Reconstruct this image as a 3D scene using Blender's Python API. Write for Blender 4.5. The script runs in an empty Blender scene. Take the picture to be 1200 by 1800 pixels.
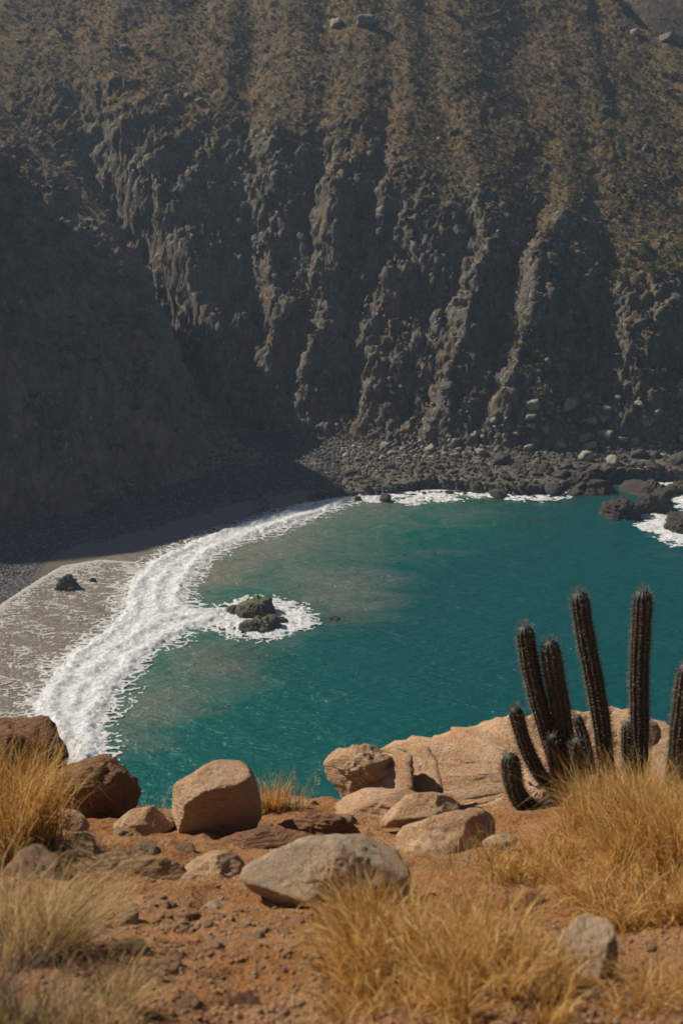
import bpy, bmesh, math, random
import numpy as np
from mathutils import Vector, Matrix

random.seed(7)
rng = np.random.default_rng(11)
scene = bpy.context.scene
COL = scene.collection

# ------------------------------------------------------------------ camera
CAM = np.array([0.0, 0.0, 55.0])
PITCH = math.radians(16.0)
cam_data = bpy.data.cameras.new("camera")
cam_data.sensor_fit = 'VERTICAL'
cam_data.sensor_height = 36.0
cam_data.sensor_width = 24.0
cam_data.lens = 50.0
cam_data.clip_start = 0.05
cam_data.clip_end = 4000.0
cam_data.dof.use_dof = True
cam_data.dof.focus_distance = 17.0
cam_data.dof.aperture_fstop = 5.0
cam = bpy.data.objects.new("camera", cam_data)
cam.location = CAM
cam.rotation_euler = (math.pi / 2 - PITCH, 0, 0)
COL.objects.link(cam)
scene.camera = cam

# ------------------------------------------------------------------ sky, sun, exposure
SUN_AZ = math.radians(22.0)      # how far the sun stands ahead of straight left
SUN_EL = math.radians(43.0)
SUN = np.array([-math.cos(SUN_AZ) * math.cos(SUN_EL), math.sin(SUN_AZ) * math.cos(SUN_EL), math.sin(SUN_EL)])
world = bpy.data.worlds.new("World")
scene.world = world
world.use_nodes = True
wn = world.node_tree
sky = wn.nodes.new("ShaderNodeTexSky")
sky.sky_type = 'NISHITA'
sky.sun_disc = False
sky.sun_elevation = SUN_EL
sky.sun_rotation = math.atan2(SUN[0], SUN[1])
sky.dust_density = 0.6
sky.air_density = 0.8
wn.nodes["Background"].inputs[1].default_value = 0.05
wn.links.new(sky.outputs[0], wn.nodes["Background"].inputs[0])
sun_data = bpy.data.lights.new("sun", 'SUN')
sun_data.energy = 5.0
sun_data.angle = math.radians(0.5)
sun_data.color = (1.0, 0.915, 0.79)
sun = bpy.data.objects.new("sun", sun_data)
sun.rotation_euler = Vector(SUN).to_track_quat('Z', 'Y').to_euler()
sun.location = (-60, 60, 140)
COL.objects.link(sun)
scene.view_settings.view_transform = 'Standard'
scene.view_settings.look = 'None'
scene.view_settings.exposure = 0.25
scene.view_settings.gamma = 1.0
scene.view_settings.use_curve_mapping = False
HAZE_DENSITY = 0.0003
try:
    scene.cycles.max_bounces = 6
    scene.cycles.diffuse_bounces = 3
    scene.cycles.glossy_bounces = 2
    scene.cycles.transmission_bounces = 2
    scene.cycles.volume_bounces = 0
    scene.cycles.use_denoising = True
except Exception:
    pass

# ------------------------------------------------------------------ picture <-> place (full photo is 1200 x 1800)
FPX = 2500.0
FW = np.array([0, math.cos(PITCH), -math.sin(PITCH)])
UP = np.array([0, math.sin(PITCH), math.cos(PITCH)])
RT = np.array([1.0, 0, 0])


def ray(px, py):
    return RT * (px - 600) / FPX + UP * (900 - py) / FPX + FW


def on_z(px, py, z=0.0):
    d = ray(px, py)
    return CAM + d * ((z - CAM[2]) / d[2])


def at_y(px, py, y):
    d = ray(px, py)
    return CAM + d * (y / d[1])


def pxs(P):
    P = np.asarray(P, float) - CAM
    f = P @ FW
    return 600 + FPX * (P @ RT) / f, 900 - FPX * (P @ UP) / f


def Wz(pts, z=0.0):
    return np.array([on_z(a, b, z)[:2] for a, b in pts])


# ------------------------------------------------------------------ noise
_r = np.random.RandomState(3)
_perm = np.concatenate([_r.permutation(256)] * 3)
_g = _r.normal(size=(256, 3))
_g /= np.linalg.norm(_g, axis=1, keepdims=True)


def perlin(x, y, z=0.0):
    x, y, z = np.broadcast_arrays(np.asarray(x, float), np.asarray(y, float), np.asarray(z, float))
    xi, yi, zi = np.floor(x).astype(np.int64), np.floor(y).astype(np.int64), np.floor(z).astype(np.int64)
    xf, yf, zf = x - xi, y - yi, z - zi
    u, v, w = (t * t * t * (t * (t * 6 - 15) + 10) for t in (xf, yf, zf))
    xi, yi, zi = xi & 255, yi & 255, zi & 255
    out = 0
    for dx in (0, 1):
        for dy in (0, 1):
            for dz in (0, 1):
                h = _perm[_perm[_perm[(xi + dx) & 255] + ((yi + dy) & 255)] + ((zi + dz) & 255)]
                g = _g[h]
                n = g[..., 0] * (xf - dx) + g[..., 1] * (yf - dy) + g[..., 2] * (zf - dz)
                out = out + n * (u if dx else 1 - u) * (v if dy else 1 - v) * (w if dz else 1 - w)
    return out * 1.5


def fbm(x, y, z=0.0, octv=4, gain=0.5, lac=2.03, ridged=False):
    a, s, o = 1.0, 0.0, 0.0
    f = 1.0
    for k in range(octv):
        n = perlin(x * f + 17.3 * k, y * f + 9.1 * k, np.asarray(z) * f + 5.7 * k)
        if ridged:
            n = 1 - 2 * np.abs(n)
        o = o + a * n
        s += a
        a *= gain
        f *= lac
    return o / s


def hash2(i, j, k=0):
    return _perm[_perm[(_perm[(i & 255)] + (j & 255)) & 255] + (k & 255)] / 255.0


def voronoi2(x, y):
    """F1, F2 and a random value of the cell"""
    xi, yi = np.floor(x).astype(np.int64), np.floor(y).astype(np.int64)
    f1 = np.full(np.shape(x), 9.0)
    f2 = f1.copy()
    cid = np.zeros(np.shape(x))
    for dx in (-1, 0, 1):
        for dy in (-1, 0, 1):
            a, b = xi + dx, yi + dy
            px_, py_ = a + hash2(a, b, 1), b + hash2(a, b, 2)
            d = np.hypot(px_ - x, py_ - y)
            m = d < f1
            f2 = np.where(m, f1, np.minimum(f2, d))
            cid = np.where(m, hash2(a, b, 3), cid)
            f1 = np.where(m, d, f1)
    return f1, f2, cid


def seg_dist(x, y, P, closed=False):
    """distance to a polyline"""
    P = np.asarray(P)
    n = len(P)
    best = np.full(np.shape(x), 1e9)
    for i in range(n if closed else n - 1):
        a, b = P[i], P[(i + 1) % n]
        ab = b - a
        t = np.clip(((x - a[0]) * ab[0] + (y - a[1]) * ab[1]) / (ab @ ab + 1e-9), 0, 1)
        best = np.minimum(best, np.hypot(x - a[0] - t * ab[0], y - a[1] - t * ab[1]))
    return best


def poly_sd(x, y, P):
    """signed distance to a closed polygon, positive inside"""
    P = np.asarray(P)
    n = len(P)
    ins = np.zeros(np.shape(x), bool)
    for i in range(n):
        a, b = P[i], P[(i + 1) % n]
        if a[1] == b[1]:
            continue
        c = ((a[1] > y) != (b[1] > y)) & (x < (b[0] - a[0]) * (y - a[1]) / (b[1] - a[1]) + a[0])
        ins ^= c
    d = seg_dist(x, y, P, True)
    return np.where(ins, d, -d)


def sstep(a, b, x):
    t = np.clip((x - a) / (b - a), 0, 1)
    return t * t * (3 - 2 * t)


# ------------------------------------------------------------------ materials
def new_mat(name):
    m = bpy.data.materials.new(name)
    m.use_nodes = True
    m.node_tree.nodes.clear()
    return m, m.node_tree


class NT:
    def __init__(s, name):
        s.m, s.t = new_mat(name)
        s.out = s.t.nodes.new("ShaderNodeOutputMaterial")

    def n(s, typ, ins=None, **props):
        nd = s.t.nodes.new("ShaderNode" + typ)
        for k, v in props.items():
            setattr(nd, k, v)
        for k, v in (ins or {}).items():
            s.set(nd.inputs[k], v)
        return nd

    def set(s, sock, v):
        if isinstance(v, bpy.types.NodeSocket):
            s.t.links.new(v, sock)
        elif isinstance(v, bpy.types.Node):
            s.t.links.new(v.outputs[0], sock)
        else:
            if isinstance(v, (tuple, list)) and len(v) == 3 and sock.type == 'RGBA':
                v = (*v, 1)
            sock.default_value = v

    def coord(s, which='Object'):
        return s.n("TexCoord").outputs[which]

    def pos(s):
        return s.n("NewGeometry").outputs['Position']

    def mapping(s, vec, scale=(1, 1, 1), rot=(0, 0, 0)):
        return s.n("Mapping", {'Vector': vec, 'Scale': scale, 'Rotation': rot}).outputs[0]

    def noise(s, vec, scale, detail=4, rough=0.55, dist=0.0):
        return s.n("TexNoise", {'Vector': vec, 'Scale': scale, 'Detail': detail, 'Roughness': rough, 'Distortion': dist}).outputs[0]

    def voro(s, vec, scale, feature='F1', out=0):
        return s.n("TexVoronoi", {'Vector': vec, 'Scale': scale}, feature=feature).outputs[out]

    def ramp(s, fac, stops, interp='LINEAR'):
        nd = s.n("ValToRGB", {'Fac': fac})
        cr = nd.color_ramp
        cr.interpolation = interp
        while len(cr.elements) < len(stops):
            cr.elements.new(0.5)
        for e, (p, c) in zip(cr.elements, stops):
            e.position = p
            e.color = (*c, 1) if isinstance(c, (tuple, list)) else (c, c, c, 1)
        return nd.outputs[0]

    def mix(s, fac, a, b, mode='MIX'):
        nd = s.n("Mix", data_type='RGBA', blend_type=mode)
        s.set(nd.inputs[0], fac)
        s.set(nd.inputs[6], a)
        s.set(nd.inputs[7], b)
        return nd.outputs[2]

    def math(s, op, a, b=0.0, clamp=False):
        nd = s.n("Math", {0: a, 1: b}, operation=op)
        nd.use_clamp = clamp
        return nd.outputs[0]

    def attr(s, name, out='Fac'):
        return s.n("Attribute", attribute_name=name).outputs[out]

    def bump(s, h, strength, dist, normal=None):
        ins = {'Height': h, 'Strength': strength, 'Distance': dist}
        if normal is not None:
            ins['Normal'] = normal
        return s.n("Bump", ins).outputs[0]

    def principled(s, **kw):
        ins = {k.replace('_', ' '): v for k, v in kw.items()}
        p = s.n("BsdfPrincipled", ins)
        return p.outputs[0]

    def done(s, surf):
        s.t.links.new(surf, s.out.inputs[0])
        return s.m


def mat_rock(name, c1, c2, lichen, soil=None, scale=1.0, strata=0.0, lich_amt=0.5, bump=0.012, srot=(0.2, 0.1, 0), crackw=0.12):
    t = NT(name)
    co = t.coord()
    rnd = t.n("ObjectInfo").outputs['Random']
    off = t.n("VectorMath", {0: co, 1: t.n("CombineXYZ", {0: t.math('MULTIPLY', rnd, 37.0), 1: t.math('MULTIPLY', rnd, 19.0), 2: 0.0}).outputs[0]}, operation='ADD').outputs[0]
    big = t.noise(off, 3.0 * scale, 5, 0.6, 0.6)
    mid = t.noise(off, 10.0 * scale, 8, 0.72, 0.0)
    fine = t.noise(off, 70.0 * scale, 5, 0.7)
    col = t.mix(t.ramp(big, [(0.32, 0.0), (0.68, 1.0)]), c1, c2)
    col = t.mix(t.math('MULTIPLY', t.ramp(mid, [(0.47, 0.0), (0.62, 1.0)]), lich_amt), col, lichen)
    if strata:
        st = t.n("TexWave", {'Vector': t.mapping(off, (1, 1, 1), srot), 'Scale': 9.0 * scale, 'Distortion': 5.0, 'Detail': 4.0, 'Detail Scale': 2.0},
                 bands_direction='Z').outputs['Fac']
        col = t.mix(t.math('MULTIPLY', t.ramp(st, [(0.0, 1.0), (0.35, 0.0)]), strata * 0.55), col, tuple(x * 0.45 for x in c1))
    spots = t.ramp(fine, [(0.36, 0.55), (0.5, 1.0), (0.66, 1.12)])
    col = t.mix(1.0, col, spots, 'MULTIPLY')
    if soil:
        geo = t.n("NewGeometry")
        nz = t.n("SeparateXYZ", {0: geo.outputs['Normal']}).outputs[2]
        dust = t.math('MULTIPLY', t.math('MULTIPLY', nz, t.noise(off, 5.0 * scale, 5, 0.65), True), 0.9, True)
        col = t.mix(t.ramp(dust, [(0.38, 0.0), (0.55, 0.55)]), col, soil)
    h = t.math('ADD', t.math('MULTIPLY', mid, 0.7), t.math('MULTIPLY', fine, 0.6))
    if strata:
        h = t.math('ADD', h, t.math('MULTIPLY', st, strata * 0.5))
    crack = t.ramp(t.voro(t.n("VectorMath", {0: off, 1: t.n("TexNoise", {'Vector': off, 'Scale': 6.0 * scale, 'Detail': 3.0}).outputs['Color']}, operation='ADD').outputs[0],
                          3.2 * scale, 'DISTANCE_TO_EDGE'), [(0.0, 0.0), (0.025, 1.0)])
    h = t.math('ADD', h, t.math('MULTIPLY', crack, crackw))
    col = t.mix(t.math('MULTIPLY', t.math('SUBTRACT', 1.0, crack), crackw * 1.4), col, tuple(x * 0.3 for x in c1))
    return t.done(t.principled(Base_Color=col, Roughness=0.9, Normal=t.bump(h, 0.9, bump), **{'Specular IOR Level': 0.2}))


SOIL_C = (0.30, 0.142, 0.066)
M_rock_tan = mat_rock("sandstone_tan", (0.50, 0.325, 0.19), (0.42, 0.255, 0.14), (0.46, 0.355, 0.255), SOIL_C, 2.2, 0.35, 0.6, 0.018)
M_rock_orange = mat_rock("sandstone_orange", (0.56, 0.365, 0.215), (0.47, 0.265, 0.135), (0.60, 0.46, 0.32), SOIL_C, 1.6, 0.0, 0.75, 0.03)
M_ledge = mat_rock("ledge_sandstone", (0.64, 0.405, 0.235), (0.52, 0.285, 0.145), (0.66, 0.50, 0.35), None, 1.3, 0.0, 0.8, 0.04, (0.2, 0.1, 0), 0.0)
M_rock_grey = mat_rock("granite_weathered", (0.47, 0.34, 0.215), (0.42, 0.28, 0.165), (0.36, 0.32, 0.27), None, 2.6, 0.0, 0.65, 0.018)
M_rock_brown = mat_rock("sandstone_brown", (0.27, 0.135, 0.07), (0.20, 0.10, 0.055), (0.28, 0.18, 0.115), SOIL_C, 2.4, 0.7, 0.4, 0.02)
M_rock_layer = mat_rock("layered_stone", (0.40, 0.25, 0.13), (0.34, 0.20, 0.10), (0.38, 0.28, 0.18), SOIL_C, 2.6, 0.45, 0.5, 0.02)
M_stone_slate = mat_rock("slate_chip", (0.40, 0.30, 0.195), (0.31, 0.225, 0.145), (0.42, 0.34, 0.25), None, 6.0, 0.0, 0.6, 0.006)
M_stone_red = mat_rock("red_stone_chip", (0.40, 0.225, 0.12), (0.31, 0.165, 0.085), (0.42, 0.29, 0.19), None, 7.0, 0.0, 0.6, 0.006)
M_rock_shore = mat_rock("shore_rock_dark", (0.078, 0.067, 0.056), (0.05, 0.045, 0.042), (0.15, 0.13, 0.10), None, 0.5, 0.0, 0.5, 0.12)
M_rock_scree = mat_rock("scree_rock", (0.18, 0.155, 0.12), (0.125, 0.11, 0.09), (0.24, 0.21, 0.165), None, 0.5, 0.0, 0.6, 0.1)
M_rock_pale = mat_rock("pale_cliff_rock", (0.33, 0.285, 0.215), (0.23, 0.20, 0.15), (0.36, 0.31, 0.235), None, 0.4, 0.0, 0.6, 0.12)
M_rock_ledge_sea = mat_rock("sea_ledge_rock", (0.125, 0.10, 0.074), (0.07, 0.058, 0.048), (0.18, 0.145, 0.105), None, 0.35, 0.9, 0.6, 0.2, (0.3, -0.7, 0))
_t = NT("mossy_sea_rock")
_c = _t.coord()
_nz = _t.n("SeparateXYZ", {0: _t.n("NewGeometry").outputs['Normal']}).outputs[2]
_moss = _t.ramp(_t.math('MULTIPLY', _nz, _t.math('ADD', _t.noise(_c, 0.9, 5, 0.6), 0.25)), [(0.50, 0.0), (0.64, 1.0)])
_mc = _t.mix(_t.noise(_c, 5.0, 4), (0.04, 0.052, 0.010), (0.12, 0.125, 0.022))
_rc = _t.mix(_t.noise(_c, 1.6, 5, 0.65), (0.026, 0.022, 0.017), (0.07, 0.054, 0.038))
M_rock_moss = _t.done(_t.principled(Base_Color=_t.mix(_moss, _rc, _mc), Roughness=0.75,
                                    Normal=_t.bump(_t.noise(_c, 2.4, 7, 0.68), 0.9, 0.3)))

# soil under the foreground
_t = NT("red_soil")
_p = _t.pos()
_a = _t.noise(_p, 2.2, 5, 0.6)
_b = _t.noise(_p, 22.0, 6, 0.7)
_f = _t.noise(_p, 120.0, 4, 0.75)
_c = _t.mix(_t.ramp(_a, [(0.35, 0.0), (0.65, 1.0)]), (0.41, 0.185, 0.07), (0.50, 0.275, 0.13))
_c = _t.mix(_t.ramp(_b, [(0.5, 0.0), (0.7, 0.8)]), _c, (0.20, 0.105, 0.05))
_c = _t.mix(1.0, _c, _t.ramp(_f, [(0.34, 0.55), (0.5, 1.0), (0.68, 1.25)]), 'MULTIPLY')
_vo = _t.voro(_p, 55.0)
_h = _t.math('ADD', _t.math('ADD', _b, _t.math('MULTIPLY', _f, 0.4)), _t.math('MULTIPLY', _vo, -0.3))
M_soil = _t.done(_t.principled(Base_Color=_c, Roughness=0.95, Normal=_t.bump(_h, 1.0, 0.045), **{'Specular IOR Level': 0.1}))

# hillside: dry scrub on gentle ground, dark bare rock where steep
_t = NT("hillside_scrub_and_rock")
_p = _t.pos()
_g0 = _t.n("NewGeometry")
_nz = _t.n("SeparateXYZ", {0: _g0.outputs['True Normal']}).outputs[2]
_veg = _t.attr("veg")
_n1 = _t.noise(_p, 0.07, 5, 0.6, 0.5)
_n2 = _t.noise(_p, 0.5, 6, 0.65)
_n3 = _t.noise(_p, 1.7, 5, 0.75)
_st = _t.noise(_t.mapping(_p, (1, 1, 0.22)), 0.9, 6, 0.68, 0.4)
_soil = _t.mix(_t.ramp(_n1, [(0.38, 0.0), (0.64, 1.0)]), (0.185, 0.118, 0.054), (0.125, 0.092, 0.048))
_soil = _t.mix(_t.ramp(_n2, [(0.46, 0.0), (0.62, 0.9)]), _soil, (0.070, 0.062, 0.034))
_soil = _t.mix(_t.ramp(_n3, [(0.54, 0.0), (0.7, 0.75)]), _soil, (0.235, 0.172, 0.092))
_soil = _t.mix(_t.ramp(_n3, [(0.3, 0.8), (0.43, 0.0)]), _soil, (0.024, 0.026, 0.018))
_rock = _t.mix(_t.ramp(_st, [(0.36, 0.0), (0.64, 1.0)]), (0.078, 0.072, 0.066), (0.215, 0.185, 0.15))
_rock = _t.mix(_t.ramp(_n2, [(0.55, 0.0), (0.7, 0.7)]), _rock, (0.18, 0.13, 0.075))
_vs = _t.n("TexVoronoi", {'Vector': _t.mapping(_p, (1, 1, 0.8)), 'Scale': 1.3})
_vc = _t.n("SeparateColor", {0: _vs.outputs['Color']})
_stone = _t.math('MULTIPLY', _t.ramp(_vc.outputs[0], [(0.62, 0.0), (0.8, 1.0)]), _t.ramp(_vs.outputs['Distance'], [(0.25, 1.0), (0.5, 0.0)]))
_rock = _t.mix(_t.math('MULTIPLY', _stone, 0.75), _rock, (0.36, 0.32, 0.27))
_big = _t.ramp(_t.noise(_t.mapping(_p, (1, 1, 0.7)), 0.09, 4, 0.6, 0.8), [(0.4, 0.0), (0.62, 0.7)])
_rock = _t.mix(_big, _rock, (0.15, 0.122, 0.088))
_blot = _t.math('MULTIPLY', _t.ramp(_t.noise(_t.mapping(_p, (1, 1, 0.6)), 0.16, 5, 0.65, 0.5), [(0.54, 0.0), (0.64, 0.85)]), _t.ramp(_n2, [(0.4, 0.3), (0.6, 1.0)]))
_rock = _t.mix(_blot, _rock, (0.030, 0.031, 0.020))
_tan = _t.ramp(_t.noise(_t.mapping(_p, (1, 1, 0.5), (0.4, 0.2, 0.0)), 0.22, 5, 0.65, 0.5), [(0.55, 0.0), (0.66, 0.8)])
_rock = _t.mix(_tan, _rock, (0.225, 0.155, 0.085))
_rock = _t.mix(_t.ramp(_n3, [(0.62, 0.0), (0.74, 0.8)]), _rock, (0.28, 0.245, 0.19))
_fac = _t.math('ADD', _veg, _t.math('MULTIPLY', _t.math('SUBTRACT', _n2, 0.5), 1.4), True)
_c = _t.mix(_t.ramp(_fac, [(0.35, 0.0), (0.65, 1.0)]), _rock, _soil)
_spf = _t.math('MULTIPLY', _t.attr('shade_lift'), _t.ramp(_t.noise(_t.mapping(_p, (1, 1, 0.6), (0.0, 0.3, 0.5)), 0.13, 6, 0.68, 0.6), [(0.42, 0.0), (0.66, 0.55)]))  # pale patches painted on the spur to brighten its shaded face
_c = _t.mix(_spf, _c, _t.mix(_n3, (0.20, 0.145, 0.095), (0.46, 0.36, 0.25)))
_h = _t.math('ADD', _n3, _t.math('MULTIPLY', _n2, 1.2))
_h = _t.math('ADD', _h, _t.math('MULTIPLY', _st, 0.8))
M_hill = _t.done(_t.principled(Base_Color=_c, Roughness=0.95, Normal=_t.bump(_h, 1.0, 0.55), **{'Specular IOR Level': 0.1}))

# beach: wet sand near the water, grey pebbles above
_t = NT("beach_pebbles_and_sand")
_p = _t.pos()
_wet = _t.attr("wet")
_v = _t.n("TexVoronoi", {'Vector': _p, 'Scale': 2.2})
_peb = _t.mix(_t.n("SeparateColor", {0: _v.outputs['Color']}).outputs[0], (0.075, 0.071, 0.068), (0.20, 0.185, 0.165))
_peb = _t.mix(1.0, _peb, _t.ramp(_v.outputs['Distance'], [(0.2, 1.0), (0.5, 0.35)]), 'MULTIPLY')
_snd = _t.mix(_t.noise(_p, 0.35, 5, 0.6), (0.17, 0.135, 0.10), (0.11, 0.09, 0.072))
_w2 = _t.ramp(_t.math('ADD', _wet, _t.math('MULTIPLY', _t.math('SUBTRACT', _t.noise(_p, 0.3, 4), 0.5), 0.7)), [(0.42, 0.0), (0.6, 1.0)])
_c = _t.mix(_w2, _peb, _snd)
_hh = _t.math('MULTIPLY', _t.math('SUBTRACT', 1.0, _v.outputs['Distance']), _t.math('SUBTRACT', 1.0, _w2))
M_beach = _t.done(_t.principled(Base_Color=_c, Roughness=_t.math('SUBTRACT', 0.92, _t.math('MULTIPLY', _w2, 0.55)), Normal=_t.bump(_hh, 0.9, 0.3)))

# sea: turbid with sand near the beach, teal where deep
_t = NT("sea_water")
_p = _t.pos()
_tur = _t.attr("turbid")
_deep = _t.attr("deep")
_flat = _t.mapping(_p, (1.0, 1.9, 1.0))
_swirl = _t.noise(_flat, 0.085, 6, 0.6, 1.2)
_c = _t.mix(_deep, (0.002, 0.138, 0.086), (0.0, 0.068, 0.072))
_c = _t.mix(_t.ramp(_t.math('ADD', _tur, _t.math('MULTIPLY', _t.math('SUBTRACT', _swirl, 0.5), 0.7)), [(0.15, 0.0), (0.5, 0.5), (0.9, 1.0)]), _c, (0.205, 0.175, 0.135))
_c = _t.mix(_t.math('MULTIPLY', _t.attr('reef'), 0.75), _c, (0.022, 0.034, 0.022))
_w1 = _t.noise(_t.mapping(_p, (0.5, 1.2, 1.0)), 1.25, 4, 0.6, 0.25)
_w2 = _t.noise(_t.mapping(_p, (0.7, 1.5, 1.0), (0, 0, 0.35)), 0.32, 3, 0.55, 0.6)
_w3 = _t.noise(_t.mapping(_p, (0.8, 1.4, 1.0), (0, 0, -0.3)), 3.4, 3, 0.6)
_h = _t.math('ADD', _t.math('ADD', _t.math('MULTIPLY', _w1, 0.5), _t.math('MULTIPLY', _w2, 0.45)), _t.math('MULTIPLY', _w3, 0.16))
M_water = _t.done(_t.principled(Base_Color=_c, Roughness=0.2, IOR=1.33, Normal=_t.bump(_h, 1.0, 0.95)))

_t = NT("sea_foam")
_p = _t.pos()
_n = _t.noise(_p, 1.6, 6, 0.7)
_n2 = _t.noise(_p, 6.0, 4, 0.7)
_c = _t.mix(_t.ramp(_n, [(0.36, 0.0), (0.58, 1.0)]), (0.40, 0.40, 0.385), (0.76, 0.76, 0.745))
M_foam = _t.done(_t.principled(Base_Color=_c, Roughness=0.7, Normal=_t.bump(_t.math('ADD', _n, _t.math('MULTIPLY', _n2, 0.4)), 0.9, 0.35)))
_t = NT("thin_foam")
_p = _t.pos()
M_lace = _t.done(_t.principled(Base_Color=_t.mix(_t.noise(_p, 2.0, 4), (0.31, 0.285, 0.245), (0.47, 0.45, 0.41)), Roughness=0.7))


_t = NT("torn_foam")
_p = _t.pos()
M_trail = _t.done(_t.principled(Base_Color=_t.mix(_t.noise(_p, 2.0, 4), (0.34, 0.34, 0.32), (0.66, 0.66, 0.64)), Roughness=0.7))


# plants
def mat_leaf(name, a, b, c, transl=0.45):
    t = NT(name)
    tint = t.attr("tint")
    col = t.ramp(tint, [(0.0, a), (0.5, b), (1.0, c)])
    d = t.principled(Base_Color=col, Roughness=0.6, **{'Specular IOR Level': 0.3})
    tr = t.n("BsdfTranslucent", {'Color': col}).outputs[0]
    return t.done(t.n("MixShader", {0: transl, 1: d, 2: tr}).outputs[0])


M_grass = mat_leaf("dry_grass", (0.20, 0.085, 0.02), (0.56, 0.29, 0.065), (0.88, 0.66, 0.28), 0.5)
M_grass_pale = mat_leaf("bleached_grass", (0.17, 0.11, 0.045), (0.46, 0.31, 0.12), (0.78, 0.62, 0.34), 0.45)
M_twig = mat_leaf("dead_twig", (0.06, 0.042, 0.034), (0.1, 0.07, 0.055), (0.16, 0.115, 0.085), 0.1)
M_shrub_a = mat_leaf("dry_shrub_leaf", (0.03, 0.032, 0.016), (0.055, 0.05, 0.022), (0.10, 0.08, 0.035), 0.25)
M_shrub_b = mat_leaf("green_shrub_leaf", (0.035, 0.045, 0.010), (0.095, 0.10, 0.015), (0.22, 0.20, 0.03), 0.3)
M_shrub_c = mat_leaf("rust_shrub_leaf", (0.06, 0.04, 0.018), (0.11, 0.07, 0.028), (0.16, 0.10, 0.04), 0.25)
M_scrub = mat_leaf("scrub_leaf", (0.038, 0.036, 0.02), (0.10, 0.073, 0.036), (0.20, 0.145, 0.07), 0.15)

_t = NT("cactus_skin")
_c0 = _t.coord()
_n = _t.noise(_c0, 18.0, 4, 0.6)
_rib = _t.attr("rib")
_c = _t.mix(_n, (0.009, 0.015, 0.008), (0.020, 0.026, 0.013))
_c = _t.mix(_t.ramp(_rib, [(0.55, 0.0), (1.0, 0.55)]), _c, (0.055, 0.046, 0.03))
M_cactus = _t.done(_t.principled(Base_Color=_c, Roughness=0.6, Normal=_t.bump(_t.noise(_c0, 90.0, 3), 0.4, 0.004)))
M_spine = mat_leaf("cactus_spine", (0.12, 0.085, 0.065), (0.26, 0.19, 0.14), (0.46, 0.36, 0.26), 0.35)
_t = NT("driftwood")
_c0 = _t.coord()
M_wood = _t.done(_t.principled(Base_Color=_t.mix(_t.noise(_c0, 2.0, 5), (0.28, 0.25, 0.21), (0.42, 0.39, 0.34)), Roughness=0.9))


_t = NT("corky_cactus_wood")
_c0 = _t.coord()
_n = _t.noise(_c0, 40.0, 5, .7)
M_wood_dark = _t.done(_t.principled(Base_Color=_t.mix(_n, (0.06, 0.045, 0.032), (0.2, 0.155, 0.11)), Roughness=0.95, Normal=_t.bump(_n, .9, .01)))


# ------------------------------------------------------------------ object helpers
def mesh_obj(name, verts, faces, mat, parent=None, smooth=True, attrs=None, label=None, cat=None, group=None, kind=None, loc=None):
    me = bpy.data.meshes.new(name)
    verts = np.asarray(verts, np.float32).reshape(-1, 3)
    if loc is not None:
        verts = verts - np.asarray(loc, np.float32)
    if isinstance(faces, np.ndarray):
        nf, k = faces.shape
        me.vertices.add(len(verts))
        me.vertices.foreach_set("co", verts.ravel())
        me.loops.add(nf * k)
        me.loops.foreach_set("vertex_index", faces.astype(np.int32).ravel())
        me.polygons.add(nf)
        me.polygons.foreach_set("loop_start", np.arange(0, nf * k, k, dtype=np.int32))
        me.polygons.foreach_set("loop_total", np.full(nf, k, np.int32))
        me.update(calc_edges=True)
    else:
        me.from_pydata(verts.tolist(), [], faces)
        me.update()
    if smooth:
        me.polygons.foreach_set("use_smooth", np.ones(len(me.polygons), bool))
    for k_, v in (attrs or {}).items():
        a = me.attributes.new(k_, 'FLOAT', 'POINT')
        a.data.foreach_set("value", np.asarray(v, np.float32).ravel())
    me.materials.append(mat)
    o = bpy.data.objects.new(name, me)
    COL.objects.link(o)
    if loc is not None:
        o.location = loc
    if parent is not None:
        o.parent = parent
    tag(o, label, cat, group, kind)
    return o


def tag(o, label=None, cat=None, group=None, kind=None):
    if label:
        o['label'] = label
    if cat:
        o['category'] = cat
    if group:
        o['group'] = group
    if kind:
        o['kind'] = kind
    return o


def empty(name, loc, label, cat, group=None):
    o = bpy.data.objects.new(name, None)
    o.empty_display_size = 0.1
    o.location = loc
    COL.objects.link(o)
    return tag(o, label, cat, group)


def grid_faces(nx, ny):
    i = np.arange((nx - 1) * (ny - 1))
    r, c = i // (nx - 1), i % (nx - 1)
    a = r * nx + c
    return np.stack([a, a + 1, a + 1 + nx, a + nx], 1)


_ico_cache = {}


def ico(sub):
    if sub not in _ico_cache:
        bm = bmesh.new()
        bmesh.ops.create_icosphere(bm, subdivisions=sub, radius=1.0)
        bm.verts.ensure_lookup_table()
        v = np.array([x.co[:] for x in bm.verts])
        f = np.array([[x.index for x in q.verts] for q in bm.faces])
        bm.free()
        _ico_cache[sub] = (v / np.linalg.norm(v, axis=1, keepdims=True), f)
    return _ico_cache[sub]


def unit(v):
    v = np.asarray(v, float)
    return v / np.linalg.norm(v)


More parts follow.
